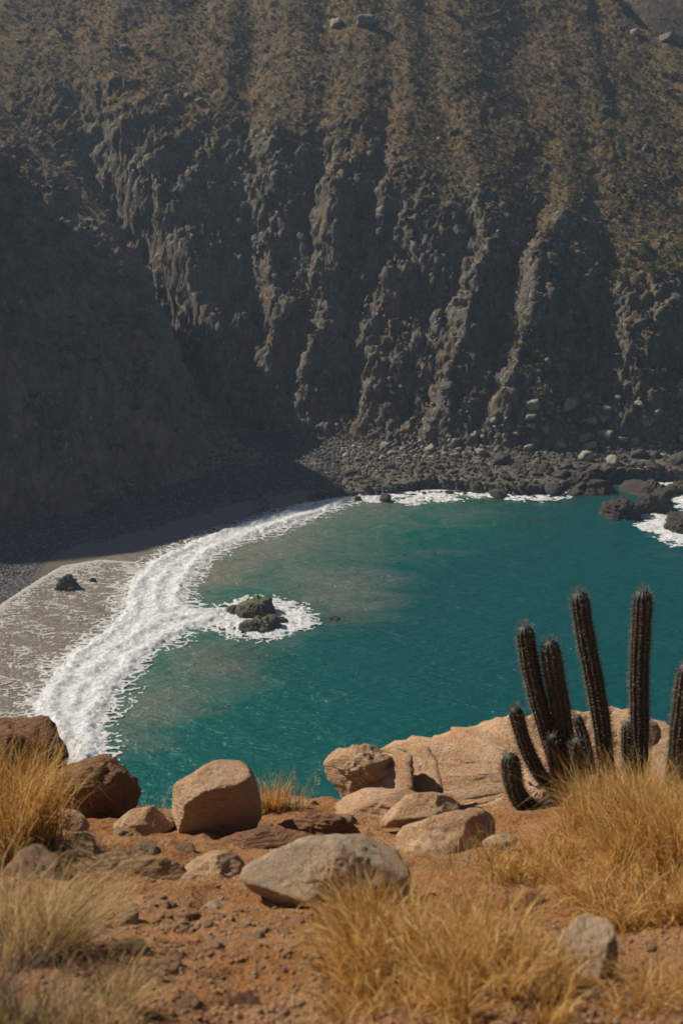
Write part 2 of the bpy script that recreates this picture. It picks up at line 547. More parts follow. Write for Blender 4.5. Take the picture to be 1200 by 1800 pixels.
def plane_rock(planes, sub=5, p=16.0, seed=0, rough=0.03, size=None, strata=0.0, sdir=(0.1, 0.15, 1), sfreq=9.0, pits=0.0, crag=0.0, facets=0):
    """rounded polyhedron about the origin from half spaces (n, h), roughened; returns verts, faces"""
    d, f = ico(sub)
    planes = list(planes)
    if facets:
        rf = np.random.RandomState(seed + 900)
        nd = rf.normal(size=(facets, 3))
        nd /= np.linalg.norm(nd, axis=1, keepdims=True)
        a_ = np.zeros(facets)
        for n, h in planes:
            a_ += np.maximum((nd @ unit(n)) / h, 0) ** p
        planes += [(nd[i_], a_[i_] ** (-1 / p) * rf.uniform(.90, 1.0)) for i_ in range(facets)]
    acc = np.zeros(len(d))
    for n, h in planes:
        acc += np.maximum((d @ unit(n)) / h, 0) ** p
    r = np.maximum(acc, 1e-12) ** (-1.0 / p)
    v = d * r[:, None]
    size = size or np.median(r)
    q = v / size + seed * 7.31
    n = fbm(q[:, 0] * 1.3, q[:, 1] * 1.3, q[:, 2] * 1.3, 3)
    n2 = fbm(q[:, 0] * 4.2, q[:, 1] * 4.2, q[:, 2] * 4.2, 4, 0.55)
    n3 = fbm(q[:, 0] * 2.4 + 40, q[:, 1] * 2.4, q[:, 2] * 2.4, 3, ridged=True)
    disp = rough * size * (1.3 * n + 0.75 * n2 - 0.9 * np.maximum(n3 - 0.42, 0) * 2)
    if strata:
        s = (v @ unit(sdir)) / size * sfreq + 1.6 * n
        saw = s - np.floor(s)
        disp += strata * size * (sstep(0, 0.75, saw) - sstep(0.86, 1.0, saw))
    if crag:
        for fr, am in ((1.3, 1.0), (3.1, .55), (7.0, .22)):
            k = fbm(q[:, 0] * fr + 3, q[:, 1] * fr, q[:, 2] * fr * 1.3, 2)
            st_ = k * 4.0
            st_ = np.floor(st_) + sstep(.35, .65, st_ - np.floor(st_))
            disp += crag * size * am * st_ / 4.0
    if pits:
        k = fbm(q[:, 0] * 7, q[:, 1] * 7, q[:, 2] * 7 + 3, 2)
        disp -= pits * size * np.maximum(k - 0.28, 0) * 4
    return v + d * disp[:, None], f


def rock_variant(seed, sub=3, flat=0.7, rough=0.06, nplanes=11, p=18):
    r_ = np.random.RandomState(seed)
    planes = []
    for _ in range(nplanes):
        n = r_.normal(size=3)
        n /= np.linalg.norm(n)
        h = 0.62 + 0.4 * r_.rand()
        h *= math.sqrt((n[0]) ** 2 + (n[1] * 0.85) ** 2 + (n[2] * flat) ** 2)
        planes.append((n, h))
    for ax, hh in (((1, 0, 0), 1.05), ((-1, 0, 0), 1.05), ((0, 1, 0), 0.9), ((0, -1, 0), 0.9), ((0, 0, 1), flat), ((0, 0, -1), flat)):
        planes.append((ax, hh))
    return plane_rock(planes, sub, p, seed, rough, 1.0, crag=.16)


def make_mesh(name, v, f, mat, smooth=True, attrs=None):
    o = mesh_obj(name, v, f, mat, smooth=smooth, attrs=attrs)
    me = o.data
    bpy.data.objects.remove(o)
    return me


def put(name, me, loc, scale=1.0, rot=(0, 0, 0), label=None, cat=None, group=None, parent=None, mat=None):
    o = bpy.data.objects.new(name, me)
    o.location = loc
    o.rotation_euler = rot
    o.scale = scale if hasattr(scale, '__len__') else (scale,) * 3
    COL.objects.link(o)
    if parent:
        o.parent = parent
    if mat is not None:
        o.material_slots[0].link = 'OBJECT'
        o.material_slots[0].material = mat
    return tag(o, label, cat, group)


# ------------------------------------------------------------------ hillside, spur and beach as one height grid
SHORE = Wz([(-900, 1330), (-420, 1250), (-160, 1140), (0, 1062), (90, 1004), (150, 986), (250, 966), (330, 942), (400, 922), (470, 900), (540, 886),
            (600, 878), (700, 866), (760, 860), (840, 866), (900, 872), (980, 868), (1050, 852), (1100, 846), (1180, 848), (1300, 850), (1500, 860)])
LAND = np.vstack([SHORE, [[500, 190], [500, 1200], [-900, 1200], [-900, SHORE[0][1]]]])


def interp(x, pts):
    pts = np.asarray(pts)
    return np.interp(x, pts[:, 0], pts[:, 1])


def foot_y(x):
    return interp(x, [(-400, 250), (-60, 236), (-30, 232), (-14, 228), (-2, 225), (10, 219.5), (17, 217), (30, 216.5), (40, 217), (55, 219), (90, 224), (160, 215), (400, 260)])


def prof(t, x):
    """height above the foot, t metres behind it"""
    L = interp(x, [(-60, 35), (-25, 36), (5, 31), (22, 25.5), (45, 19), (60, 18), (160, 21)])     # run of the steep cliff
    s1 = interp(x, [(-60, 1.42), (5, 1.40), (30, 1.36), (60, 1.3)])
    L = L + 5.0 * np.asarray(perlin(np.asarray(x) * .045, 2.2, .7)) + 2.5 * np.asarray(perlin(np.asarray(x) * .13, 5.2, .7))
    k = t - L
    sp = (k + np.sqrt(k * k + 40.0)) / 2
    z = np.where(t < 0, 0.1 * t - (s1 - .67) * (-L + np.sqrt(L * L + 40.0)) / 2, s1 * t - (s1 - .67) * sp - .25 * np.clip(k - 70, 0, None) - .38 * np.clip(k - 130, 0, None))
    scr = interp(x, [(-200, 0), (12, 0), (24, 2.2), (50, 2.8), (80, 0)])                             # scree apron at the right
    apron = np.where(t > -3, scr * np.exp(-((t - 3.0) / 4.0) ** 2), 0)
    return 3.0 + z + apron


def base_hit(px, py):
    """point of the plain hill profile seen at a pixel"""
    d = ray(px, py)
    s = np.linspace(180, 420, 2400)
    P = CAM + d * s[:, None]
    h = prof(P[:, 1] - foot_y(P[:, 0]), P[:, 0])
    i = np.argmax(P[:, 2] < h)
    return P[i]


# valley lines: dark edge with a lit flank rising on its right, (amplitude, flank width in m)
VAL = [
    ([(150, 150), (190, 280), (235, 400), (270, 500), (300, 560), (335, 650), (345, 760)], 7.5, 6.5),
    ([(438, 170), (432, 330), (430, 430), (442, 500), (450, 560), (430, 660), (440, 760)], 4.6, 4.0),
    ([(566, 150), (545, 340), (540, 430), (528, 500), (530, 570), (508, 650), (497, 740)], 6.4, 4.6),
    ([(690, 120), (660, 300), (618, 450), (612, 510), (610, 600), (620, 740)], 3.2, 3.0),
    ([(755, 120), (772, 180), (786, 250), (806, 300), (822, 380), (812, 460), (780, 560), (750, 650), (730, 760)], 5.0, 3.6),
    ([(960, 150), (958, 330), (925, 405), (897, 460), (882, 540), (866, 620), (845, 690), (832, 760)], 7.0, 4.8),
    ([(1078, 120), (1080, 220), (1084, 330), (1078, 400), (1056, 480), (1010, 600), (990, 700), (985, 770)], 6.5, 15.0),
    ([(1300, 120), (1290, 300), (1280, 480), (1250, 640), (1240, 760)], 4.0, 4.0),
]
VLINES = []
for pts, amp, wid in VAL:
    P = np.array([base_hit(a, b) for a, b in pts])
    o_ = np.argsort(P[:, 2])
    VLINES.append((P[o_, 2], P[o_, 0], amp, wid))


def spur_h(x, y):
    cr = np.array([at_y(-420, 10, 272), at_y(-180, 85, 262), at_y(0, 192, 251), at_y(70, 248, 246), at_y(130, 316, 241), at_y(180, 366, 237.5), at_y(218, 410, 234.5), at_y(255, 475, 232),
                   at_y(290, 545, 229.5), at_y(330, 655, 225.5), at_y(375, 730, 221), at_y(425, 780, 217), at_y(480, 802, 212)])
    yc = np.interp(x, cr[:, 0], cr[:, 1])
    zc = np.interp(x, cr[:, 0], cr[:, 2])
    zc = np.where(x > cr[-1, 0], zc - 1.5 * (x - cr[-1, 0]), zc)
    yf = interp(x, [(-160, 160), (-75, 166), (-45, 180), (-37, 187), (-17, 211), (0, 214)])
    ft = 2.4
    run = np.maximum(yc - yf, 1.0)
    t = np.clip((yc - y) / run, -5, 3)
    bul = 1.0 - t
    tc = np.clip(t, 0, 1)
    front = ft + (zc - ft) * np.where(t < 0, 1, np.where(t < .45, 1 - .86 * tc, np.where(t < 1, .613 - 1.1146 * (tc - .45), 1.1146 * bul)))
    g = fbm(x * 0.10 + 3, y * 0.035 + 1.0, 0.3, 5, .55, ridged=True) * 5.0 + fbm(x * 0.3, y * 0.2, 2.2, 5, .6) * 1.8
    front = front + (g - 1.0) * np.clip(t * 3, 0, 1) * np.clip((zc - 4) / 14, 0.05, 1)
    front = front + (2.6 * fbm(x * 0.17 + 9, y * 0.17, 1.2, 3) + 1.1 * fbm(x * 0.5, y * 0.5, 7.2, 4, .6)) * sstep(10, 30, zc) * np.clip(t * 6, 0, 1)
    back = zc - 1.5 * np.maximum(y - yc, 0)
    res = np.where(y > yc, back, front) 
    return np.where(zc < ft + .3, -8.0, res)


def hill_h(x, y):
    yf = foot_y(x)
    z0 = prof(y - yf, x)
    ztop = interp(x, [(-60, 50), (-25, 52), (5, 45), (22, 37), (45, 27), (60, 26), (160, 28)])
    ztop = ztop + 7.0 * fbm(x * .06, 3.3, .2, 3)
    up = sstep(-14, 8, z0 - ztop)
    # noise laid over the face, along x and up the slope
    v = y * 1.3
    xo = x
    x = xo - 0.33 * np.clip(z0, 0, 60)
    sf = fbm(x * 0.16 + 3, v * 0.11, 0.4, 4, .55) * 4.5
    stp_ = np.floor(sf) + sstep(.25, .75, sf - np.floor(sf))
    sf2 = fbm(x * 0.5 + 13, v * 0.40, 1.4, 3, .55) * 4.0
    stp2 = np.floor(sf2) + sstep(.25, .75, sf2 - np.floor(sf2))
    crag = fbm(x * 0.20, v * 0.085, 2.0, 5, 0.55, ridged=True)
    big = fbm(x * 0.05 + 7, v * 0.035, 1.0, 3)
    rough = (crag * 1.3 + stp_ * 1.15 + stp2 * .5) * (1 - 0.88 * up) + big * 4.0 * (0.6 + 0.4 * (1 - up))
    wob = [2.2 * fbm(v * 0.09 + 11 * i, x * 0.10, 3.3 + i, 4, .6) for i in range(len(VLINES))]
    ampn = [np.clip(1.0 + 1.3 * fbm(v * 0.08 + 5 * i, x * 0.08, 3.0 + i, 3), .3, 1.7) for i in range(len(VLINES))]
    x = xo
    z = z0
    for it in range(2):
        off = np.zeros_like(x)
        xs = [np.interp(z, zz, xx) for zz, xx, _, _ in VLINES]
        for i, (zz, xx, amp0, wid) in enumerate(VLINES):
            u = x - xs[i] + wob[i]
            amp = amp0 * ampn[i]
            w_next = (xs[i + 1] - xs[i]) if i + 1 < len(VLINES) else np.full_like(x, 22.0)
            w_next = np.maximum(w_next, wid * 1.6)
            rise = sstep(0, wid, u)
            fall = 1 - np.clip((u - wid) / (w_next - wid), 0, 1)
            if i == 0:
                off = off - 5.0 * np.exp(-((u + 3.2) / 3.2) ** 2)
            off = off + np.where((u > 0) & (u < w_next), amp * np.minimum(rise, fall ** 0.8), 0)
        tz = sstep(3, 10, z0) * (1 - 0.82 * sstep(ztop - 6, ztop + 16, z0))
        off = off * tz + rough * sstep(3, 12, z0) - 3.0 * sstep(3, 12, z0)
        z = .5 * z + .5 * prof(y - yf + off, x) if it == 0 else prof(y - yf + off, x)
    # ravine with a dark headwall at the upper right
    rv = np.array([at_y(1066, -30, 316)[:2], at_y(1100, 22, 308)[:2], at_y(1150, 45, 304)[:2], at_y(1260, 72, 299)[:2]])
    ye = np.interp(x, rv[:, 0], rv[:, 1], left=400)
    b = y - ye
    cut = np.where((b > 0) & (x > rv[0, 0]), np.minimum(b * 3.0, 16.0) - np.clip((b - 14), 0, 8) * 2.2, 0)
    z = z - np.maximum(cut, 0) * sstep(rv[0, 0] - 0.5, rv[0, 0] + 3, x)
    # scrubby hummocks on the upper slope
    hm = fbm(x * 0.22, y * 0.22, 1.1, 4) * 0.55 + fbm(x * 0.8, y * 0.8, 4.4, 3) * 0.26
    return z + hm * sstep(4, 30, z)


gx = np.concatenate([-126 - np.geomspace(3, 580, 16)[::-1], np.arange(-126, -62.5, 1.2), np.arange(-62, 66.01, 0.26), 66 + np.geomspace(3, 640, 22)])
gy = np.concatenate([np.linspace(100, 148, 14), np.arange(150, 206, 0.4), np.arange(206, 262, 0.2), np.arange(262, 318, 0.32), 318 + np.geomspace(1, 520, 22)])
X, Y = np.meshgrid(gx, gy)
sdl = poly_sd(X, Y, LAND)
bz = np.where(sdl > 0, sdl * 0.10 + 0.0, np.maximum(sdl * 0.16, -6.0))
bz = bz + 0.12 * fbm(X * 0.35, Y * 0.35, 0.0, 3) * sstep(1, 6, sdl) + 0.35 * sstep(5, 8, sdl) * (X < 0)
bz = np.minimum(bz, 5.0)
hz = hill_h(X, Y)
sz = spur_h(X, Y)
# unseen ridge left of the spur, added to shade lower spur and beach
hl = np.interp(Y, [150, 178, 203, 222, 240, 249, 256, 266, 300], [8, 46, 75, 90, 104, 98, 89, 73, 40]) - 1.5 * np.abs(X + 100) + 3.0 * fbm(X * .05, Y * .05, 9.0, 4)
sz = np.maximum(sz, np.where(X < -56, hl, -8))
hz = np.where(sdl > 0.5, hz, -8)
sz = np.where(sdl > 0.5, sz, -8)
Z = np.maximum(np.maximum(bz, hz), sz)
# soften the seam a little, then break the surface up along its normal
is_beach = (bz >= np.maximum(hz, sz) - 0.05)
dZx = np.gradient(Z, axis=1) / np.gradient(X, axis=1)
dZy = np.gradient(Z, axis=0) / np.gradient(Y, axis=0)
steep = np.sqrt(dZx ** 2 + dZy ** 2)
nn = np.stack([-dZx, -dZy, np.ones_like(Z)], -1)
nn /= np.linalg.norm(nn, axis=-1, keepdims=True)
cliff = sstep(0.85, 1.35, steep) * (~is_beach)
f1, f2, cid = voronoi2(X * 0.55 + 0.25 * fbm(X * 0.4, Z * 0.4, 0.0, 2), Z * 0.42 + 0.1 * Y)
g1, g2, gid = voronoi2(X * 1.5 + 31, Z * 1.25 + 0.3 * Y)
blk = (cid - 0.5) * 1.5 * sstep(0.02, 0.2, f2 - f1) + (gid - 0.5) * 0.65
fine = fbm(X * 1.1, Y * 1.1, Z * 1.1, 4, 0.6)
disp = cliff * (blk * 1.0 + fine * 0.9) + (1 - cliff) * (~is_beach) * (fine * 0.3 + (gid - 0.5) * 0.16)
inner = ((np.abs(X) < 62) & (Y > 150) & (Y < 316)).astype(float)
PV = np.stack([X, Y, Z], -1) + nn * (disp * inner)[..., None]
veg = np.clip(1.0 - cliff * 0.75 - 0.35 * sstep(26, 10, Z) + 0.25 * sstep(40, 55, Z), 0, 1)
veg = np.where(sz > hz, np.clip(0.30 + 0.30 * sstep(14, 42, Z) + .5 * fbm(X * .08, Y * .06, 1.0, 4), 0, 1), veg)  # spur coloured browner towards its crest, standing in for grazing sun
shade_lift = (sz > hz) * (~is_beach) * 1.0
veg = veg * sstep(4, 9, Z + 2.0 * fbm(X * .2, Y * .2, 0, 3))
wet = sstep(9.0, 1.0, sdl) * sstep(6, -4, X) * sstep(-41, -33, X)
F = grid_faces(len(gx), len(gy))
fb = is_beach.ravel()[F].sum(1) >= 2


def sub_mesh(name, verts, faces, mat, attrs, **kw):
    used = np.unique(faces)
    remap = np.full(len(verts), -1)
    remap[used] = np.arange(len(used))
    return mesh_obj(name, verts[used], remap[faces], mat, attrs={k: v.ravel()[used] for k, v in attrs.items()}, **kw)


VV = PV.reshape(-1, 3)
sub_mesh("hillside", VV, F[~fb], M_hill, {'veg': veg, 'shade_lift': shade_lift}, kind='structure', label='steep dark hillside of dry scrub and gullied cliffs across the cove')
sub_mesh("beach", VV, F[fb & (sdl.ravel()[F].min(1) > -14)], M_beach, {'wet': wet}, kind='structure', label='grey pebble and sand beach along the foot of the cliffs')


def bil(A, x, y):
    i = np.clip(np.searchsorted(gx, x) - 1, 0, len(gx) - 2)
    j = np.clip(np.searchsorted(gy, y) - 1, 0, len(gy) - 2)
    u = (x - gx[i]) / (gx[i + 1] - gx[i])
    v = (y - gy[j]) / (gy[j + 1] - gy[j])
    return (A[j, i] * (1 - u) + A[j, i + 1] * u) * (1 - v) + (A[j + 1, i] * (1 - u) + A[j + 1, i + 1] * u) * v


def hill_hit(px, py):
    """where the ray through a pixel meets the far terrain; None if it meets the sea"""
    d = ray(px, py)
    s = np.arange(130, 380, 0.2)
    P = CAM + d * s[:, None]
    h = bil(Z, P[:, 0], P[:, 1])
    k = P[:, 2] < h
    if not k.any():
        return None
    p = P[np.argmax(k)]
    return p if p[2] > 0.02 else None


# ------------------------------------------------------------------ sea
wx = np.concatenate([-900 + np.arange(0, 800, 80.0), np.linspace(-100, -56, 12), np.arange(-54, 62, 0.42), np.linspace(63, 110, 14), np.geomspace(118, 900, 16)])
wy = np.concatenate([np.geomspace(1, 480, 14)[::-1] * -1 + 20, np.linspace(30, 92, 14), np.arange(94, 236, 0.42), np.linspace(238, 270, 8)])
WX, WY = np.meshgrid(wx, wy)
wsd = -poly_sd(WX, WY, LAND)
wsd = np.maximum(wsd, 0)
right = sstep(-20, 26, WX + 0.35 * (WY - 140))
BROCK = on_z(455, 1090)[:2]
# distance from the sandy beach only (left part of the shore)
bsd = seg_dist(WX, WY, SHORE[:12])
turb = 0.62 * np.exp(-(bsd / 15.0) ** 1.4) + 0.10 * np.exp(-(bsd / 34.0) ** 2)
for (a, b, s_, k_) in ((250, 1250, 6.0, .34), (380, 1160, 6.0, .36), (590, 1050, 7.5, .30), (620, 1010, 9, .16), (350, 1020, 5, .35), (440, 960, 8, .25)):
    c_ = on_z(a, b)
    turb += k_ * np.exp(-((WX - c_[0]) ** 2 + ((WY - c_[1]) / 1.6) ** 2) / s_ ** 2)
turb += 0.16 * fbm(WX * 0.07, WY * 0.045, 0.2, 4) * np.exp(-bsd / 30)
SWX = Wz([(-900, 1190), (-120, 1110), (0, 1064), (60, 1024), (110, 994), (180, 970), (330, 940), (520, 885), (560, 885), (400, 940), (300, 985), (270, 1030), (260, 1075), (230, 1102), (170, 1158), (150, 1192), (120, 1250), (90, 1420), (-900, 1420)])
turb = np.maximum(turb, 1.15 * sstep(-2.0, 2.5, poly_sd(WX, WY, SWX)))
rsh = seg_dist(WX, WY, SHORE[12:])
deep = np.clip(sstep(6, 46, bsd) * 0.75 + 0.4 * right, 0, 1)
reef = np.clip(np.exp(-(rsh / 6.5) ** 2) * (0.75 + 1.3 * fbm(WX * .15, WY * .15, 2.0, 4)), 0, 1)
for (a, b, s_) in ((590, 1092, 2.2), (430, 1155, 4.0), (930, 915, 5.0)):
    c_ = on_z(a, b)
    reef = np.maximum(reef, .6 * np.exp(-((WX - c_[0]) ** 2 + ((WY - c_[1]) / 1.3) ** 2) / s_ ** 2) * (.7 + 1.2 * fbm(WX * .4, WY * .3, 5.0, 3)))
wz = 0.05 * np.sin(WX * 0.55 + WY * 0.9 + 2 * fbm(WX * 0.05, WY * 0.05, 0, 2)) + 0.09 * fbm(WX * 0.35, WY * 0.7, 0.0, 3)
wz = wz * ((np.abs(WX) < 60) & (WY > 94) & (WY < 236)) * sstep(0, 12, bsd)
mesh_obj("sea", np.stack([WX, WY, wz], -1).reshape(-1, 3), grid_faces(len(wx), len(wy)), M_water, attrs={'turbid': turb, 'deep': deep, 'reef': np.clip(reef, 0, 1)},
         kind='structure', label='calm teal cove water turning sandy grey towards the beach')


def foam(name, x0, x1, y0, y1, step, field, zfun, mat, **kw):
    ax, ay = np.arange(x0, x1, step), np.arange(y0, y1, step * 1.25)
    FX, FY = np.meshgrid(ax, ay)
    f = field(FX, FY)
    zz = zfun(f, FX, FY)
    fc = grid_faces(len(ax), len(ay))
    keep = f.ravel()[fc].max(1) > 0
    return sub_mesh(name, np.stack([FX, FY, zz], -1).reshape(-1, 3), fc[keep], mat, {'foamy': f}, **kw)


BAND = Wz([(640, 868), (600, 874), (530, 886), (450, 910), (350, 945), (255, 990), (222, 1026), (212, 1072), (190, 1100), (110, 1155), (85, 1190), (55, 1250), (80, 1300),
           (40, 1420), (120, 1460), (175, 1400), (182, 1330), (187, 1262), (215, 1205), (240, 1185), (255, 1160), (300, 1130), (345, 1108), (400, 1092), (400, 1070), (345, 1068), (330, 1056), (336, 1030), (355, 1000), (400, 962),
           (480, 935), (560, 908), (610, 886), (650, 878)])
RING = Wz([(350, 1090), (400, 1066), (435, 1054), (500, 1060), (545, 1082), (535, 1102), (480, 1117), (425, 1118), (392, 1106)])


def band_field(x, y):
    sd = poly_sd(x, y, BAND)
    edge = 1.1 * fbm(x * 0.4, y * 0.3, 0.0, 5, 0.65) + 0.5 * fbm(x * 1.4, y * 2.2, 3.0, 4, .6)
    f = sd + edge * 1.15 - 0.1
    # holes in the foam on its seaward side
    _, _, _ = 0, 0, 0
    hole = fbm(x * 0.55 + 5, y * 0.42, 6.0, 4, 0.6)
    lace = fbm(x * 0.8, y * 1.5, 9.0, 4, 0.6, ridged=True)
    return f - 3.6 * np.maximum(hole - 0.22, 0) - 1.7 * np.maximum(0.5 - lace, 0) * sstep(3.0, 0.3, sd) - 0.8 * np.maximum(0.2 - lace, 0)


def band_z(f, x, y):
    h = 0.30 * sstep(0, 1.6, f) + 0.12 * sstep(0, 0.35, f)
    wx1, wy1 = x + 0.6 * fbm(x * .5, y * .5, 0, 3), y + 0.6 * fbm(x * .5 + 7, y * .5, 0, 3)
    big = fbm(wx1 * 0.45, wy1 * 0.42, 1.0, 4, 0.62)
    roll = fbm(wx1 * 0.9, wy1 * 1.5, 3.0, 5, 0.68, ridged=True)
    m1, m2, _ = voronoi2(wx1 * 2.3 + 9, wy1 * 1.9)
    front = np.sin(f * 1.7 + 2.6 * fbm(x * .22, y * .2, 4.0, 3)) * sstep(0, 1.2, f)
    return -0.03 + h * (0.70 + 0.55 * big + 0.16 * roll + 0.10 * (0.6 - m1) + 0.38 * front) + 0.05 * fbm(x * 2.2, y * 1.8, 0, 3, 0.65) * sstep(0, 0.6, f)


bx, by = BAND[:, 0], BAND[:, 1]
foam("breaking_wave", bx.min() - 3, bx.max() + 2, by.min() - 2, by.max() + 3, 0.17, band_field, band_z, M_foam,
     label='long white breaking wave curving along the sandy beach', cat='wave')


def ring_field(x, y):
    sd = poly_sd(x, y, RING)
    lace = fbm(x * 0.9, y * 0.6, 1.0, 4, 0.6, ridged=True)
    return np.minimum(sd + 1.5 * fbm(x * 0.5, y * 0.4, 2.0, 5, 0.65), 1.2) * 0.45 + 1.5 * (lace - 0.50) + .5 * fbm(x * .35, y * .35, 5.0, 3)


foam("foam_patch", RING[:, 0].min() - 3, RING[:, 0].max() + 3, RING[:, 1].min() - 4, RING[:, 1].max() + 4, 0.14, ring_field,
     lambda f, x, y: -0.02 + 0.15 * sstep(0, 0.7, f) + 0.1 * fbm(x * 1.5, y * 1.2, 0, 3) * sstep(0, 0.5, f) + 0.06, M_foam,
     label='white foam swirling around the mossy rocks out in the cove', cat='foam')

SW = Wz([(-260, 1190), (-120, 1110), (0, 1064), (60, 1024), (110, 994), (180, 984), (262, 990), (225, 1030), (215, 1075), (190, 1102), (112, 1158), (88, 1192), (58, 1250), (20, 1262), (-150, 1262)])


def lace_field(x, y):
    sd = poly_sd(x, y, SW)
    wx_ = x + 2.2 * fbm(x * 0.22, y * 0.3, 0.0, 5, .6)
    wy_ = y + 1.8 * fbm(x * 0.22 + 9, y * 0.3, 0.0, 5, .6)
    f1_, f2_, _ = voronoi2(wx_ * 0.33, wy_ * 0.9)
    g1_, g2_, _ = voronoi2(wx_ * 1.1 + 4, wy_ * 1.7)
    web = np.maximum(0.08 - (f2_ - f1_), 0) * 3.2 + np.maximum(0.08 - (g2_ - g1_), 0) * 2.2
    mask = fbm(x * 0.16, y * 0.22, 4.0, 4, 0.6)
    dens = 0.17 + 0.55 * sstep(-14, -38, x) * 0 - 0.55 * mask + 0.22 * sstep(2.5, 0.0, sd) - 0.10 * sstep(165, 150, y)
    edge = np.maximum(0.30 - np.abs(sd - 0.35 - 0.3 * fbm(x * .5, y * .5, 1, 3)), 0) * 2 * (y > 150) * (x < -27)
    streak = np.maximum(fbm(wx_ * 0.3, wy_ * 1.7, 8.0, 5, 0.6, ridged=True) - 0.55, 0) * 0.55
    return np.where(sd > 0, np.maximum(web + streak - np.clip(0.24 - dens * 0.5, 0.075, 1), edge - 0.1), -1)


foam("swash_foam", SW[:, 0].min(), SW[:, 0].max(), SW[:, 1].min(), SW[:, 1].max(), 0.085, lace_field,
     lambda f, x, y: 0.012 + 0.05 * sstep(-0.02, 0.12, f) + 0.0 * x, M_lace, kind='stuff', label='thin lacy foam streaks on the shallow sandy backwash', cat='foam')

def trail_field(x, y):
    sd = np.maximum(poly_sd(x, y, BAND), poly_sd(x, y, RING))
    wx_ = x + 1.6 * fbm(x * 0.3, y * 0.35, 0.0, 5, .6)
    wy_ = y + 1.4 * fbm(x * 0.3 + 9, y * 0.35, 0.0, 5, .6)
    f1_, f2_, _ = voronoi2(wx_ * 0.55, wy_ * 1.0)
    web = np.maximum(0.16 - (f2_ - f1_), 0) * 2.6 + .12 * fbm(wx_ * .8, wy_ * 1.6, 1.0, 4, .6)
    reach = 2.2 + 3.0 * fbm(x * .18, y * .18, 6.0, 4)
    return np.where((sd < 1.0) & (sd > -5), web - .12 - .36 * np.clip(-sd / np.maximum(reach, .6), 0, 3), -1)


foam("foam_trails", bx.min() - 2, max(bx.max(), RING[:, 0].max()) + 4, by.min() - 2, by.max() + 3, 0.10, trail_field,
     lambda f, x, y: 0.05 + 0.05 * sstep(0, 0.1, f) + 0.0 * x, M_trail, kind='stuff', label='thin torn foam trails fringing the breaking wave and the cove rocks', cat='foam')

SHF = Wz([(540, 884), (600, 872), (700, 862), (800, 858), (880, 868), (960, 868), (1010, 862), (1010, 876), (930, 884), (860, 878), (790, 882), (730, 888), (680, 882), (620, 884), (560, 894)])


def shf_field(x, y):
    sd = poly_sd(x, y, SHF)
    return np.minimum(sd, 1.2) * 0.4 + 1.5 * fbm(x * 0.35, y * 0.5, 0.0, 5, 0.7) + 0.9 * (fbm(x * 0.8, y * 1.1, 2.0, 4, ridged=True) - 0.55) - 0.38


foam("shore_foam", SHF[:, 0].min(), SHF[:, 0].max(), SHF[:, 1].min(), SHF[:, 1].max() + 1, 0.15, lambda x, y: np.where(poly_sd(x, y, SHF) > -1.6, shf_field(x, y), -1),
     lambda f, x, y: 0.02 + 0.16 * sstep(0, 0.6, f) + 0.08 * fbm(x * 1.5, y * 1.2, 0, 3), M_foam, label='broken white foam washing the dark boulders of the far shore', cat='foam')

RF = Wz([(1115, 925), (1150, 912), (1180, 905), (1230, 880), (1300, 860), (1330, 960), (1230, 965), (1190, 962), (1160, 945)])
RF2 = Wz([(1150, 852), (1180, 846), (1260, 850), (1260, 890), (1200, 900), (1175, 868)])
RF3 = Wz([(1060, 905), (1085, 898), (1110, 904), (1180, 902), (1178, 910), (1100, 911)])


def rf_field(x, y):
    sd = np.maximum(np.maximum(poly_sd(x, y, RF), poly_sd(x, y, RF2)), poly_sd(x, y, RF3))
    return np.where(sd > -1.5, sd * 0.35 + 1.1 * fbm(x * 0.35, y * 0.5, 0.0, 5, 0.65) + 0.5 * (fbm(x * 0.5, y * 1.0, 2.0, 4, ridged=True) - 0.55), -1)


foam("foam_patch", 34, 62, 166, 218, 0.17, rf_field, lambda f, x, y: 0.05 + 0.22 * sstep(0, 0.8, f) + 0.1 * fbm(x * 1.3, y, 0, 3), M_foam,
     label='white surge foaming between the dark sea ledges under the cliffs', cat='foam')

# ------------------------------------------------------------------ rocks of the shore and the sea
shore_var = [make_mesh("boulder", *rock_variant(100 + i, 3, 0.62 + 0.05 * (i % 4), 0.07), M_rock_shore) for i in range(8)]
pale_var = [make_mesh("boulder", *rock_variant(140 + i, 3, 0.66 + 0.06 * (i % 3), 0.06), M_rock_pale) for i in range(6)]
scree_var = [make_mesh("stone", *rock_variant(160 + i, 2, 0.66, 0.05), M_rock_scree) for i in range(6)]


def far_rock(name, me, px, py, w_px, label, cat='rock', group=None, flat=1.0, sink=0.25, hit=None, mat=None):
    P = hit if hit is not None else hill_hit(px, py)
    if P is None:
        P = on_z(px, py, 0.0)
    s = w_px / FPX * np.linalg.norm(P - CAM) / 2.0
    sc = (s * random.uniform(.9, 1.1), s * random.uniform(.8, 1.1), s * flat * random.uniform(.85, 1.15))
    return put(name, me, (P[0], P[1], P[2] + s * flat * (0.6 - sink)), sc, (random.uniform(-.3, .3), random.uniform(-.3, .3), random.uniform(0, 6.3)), label, cat, group, mat=mat)


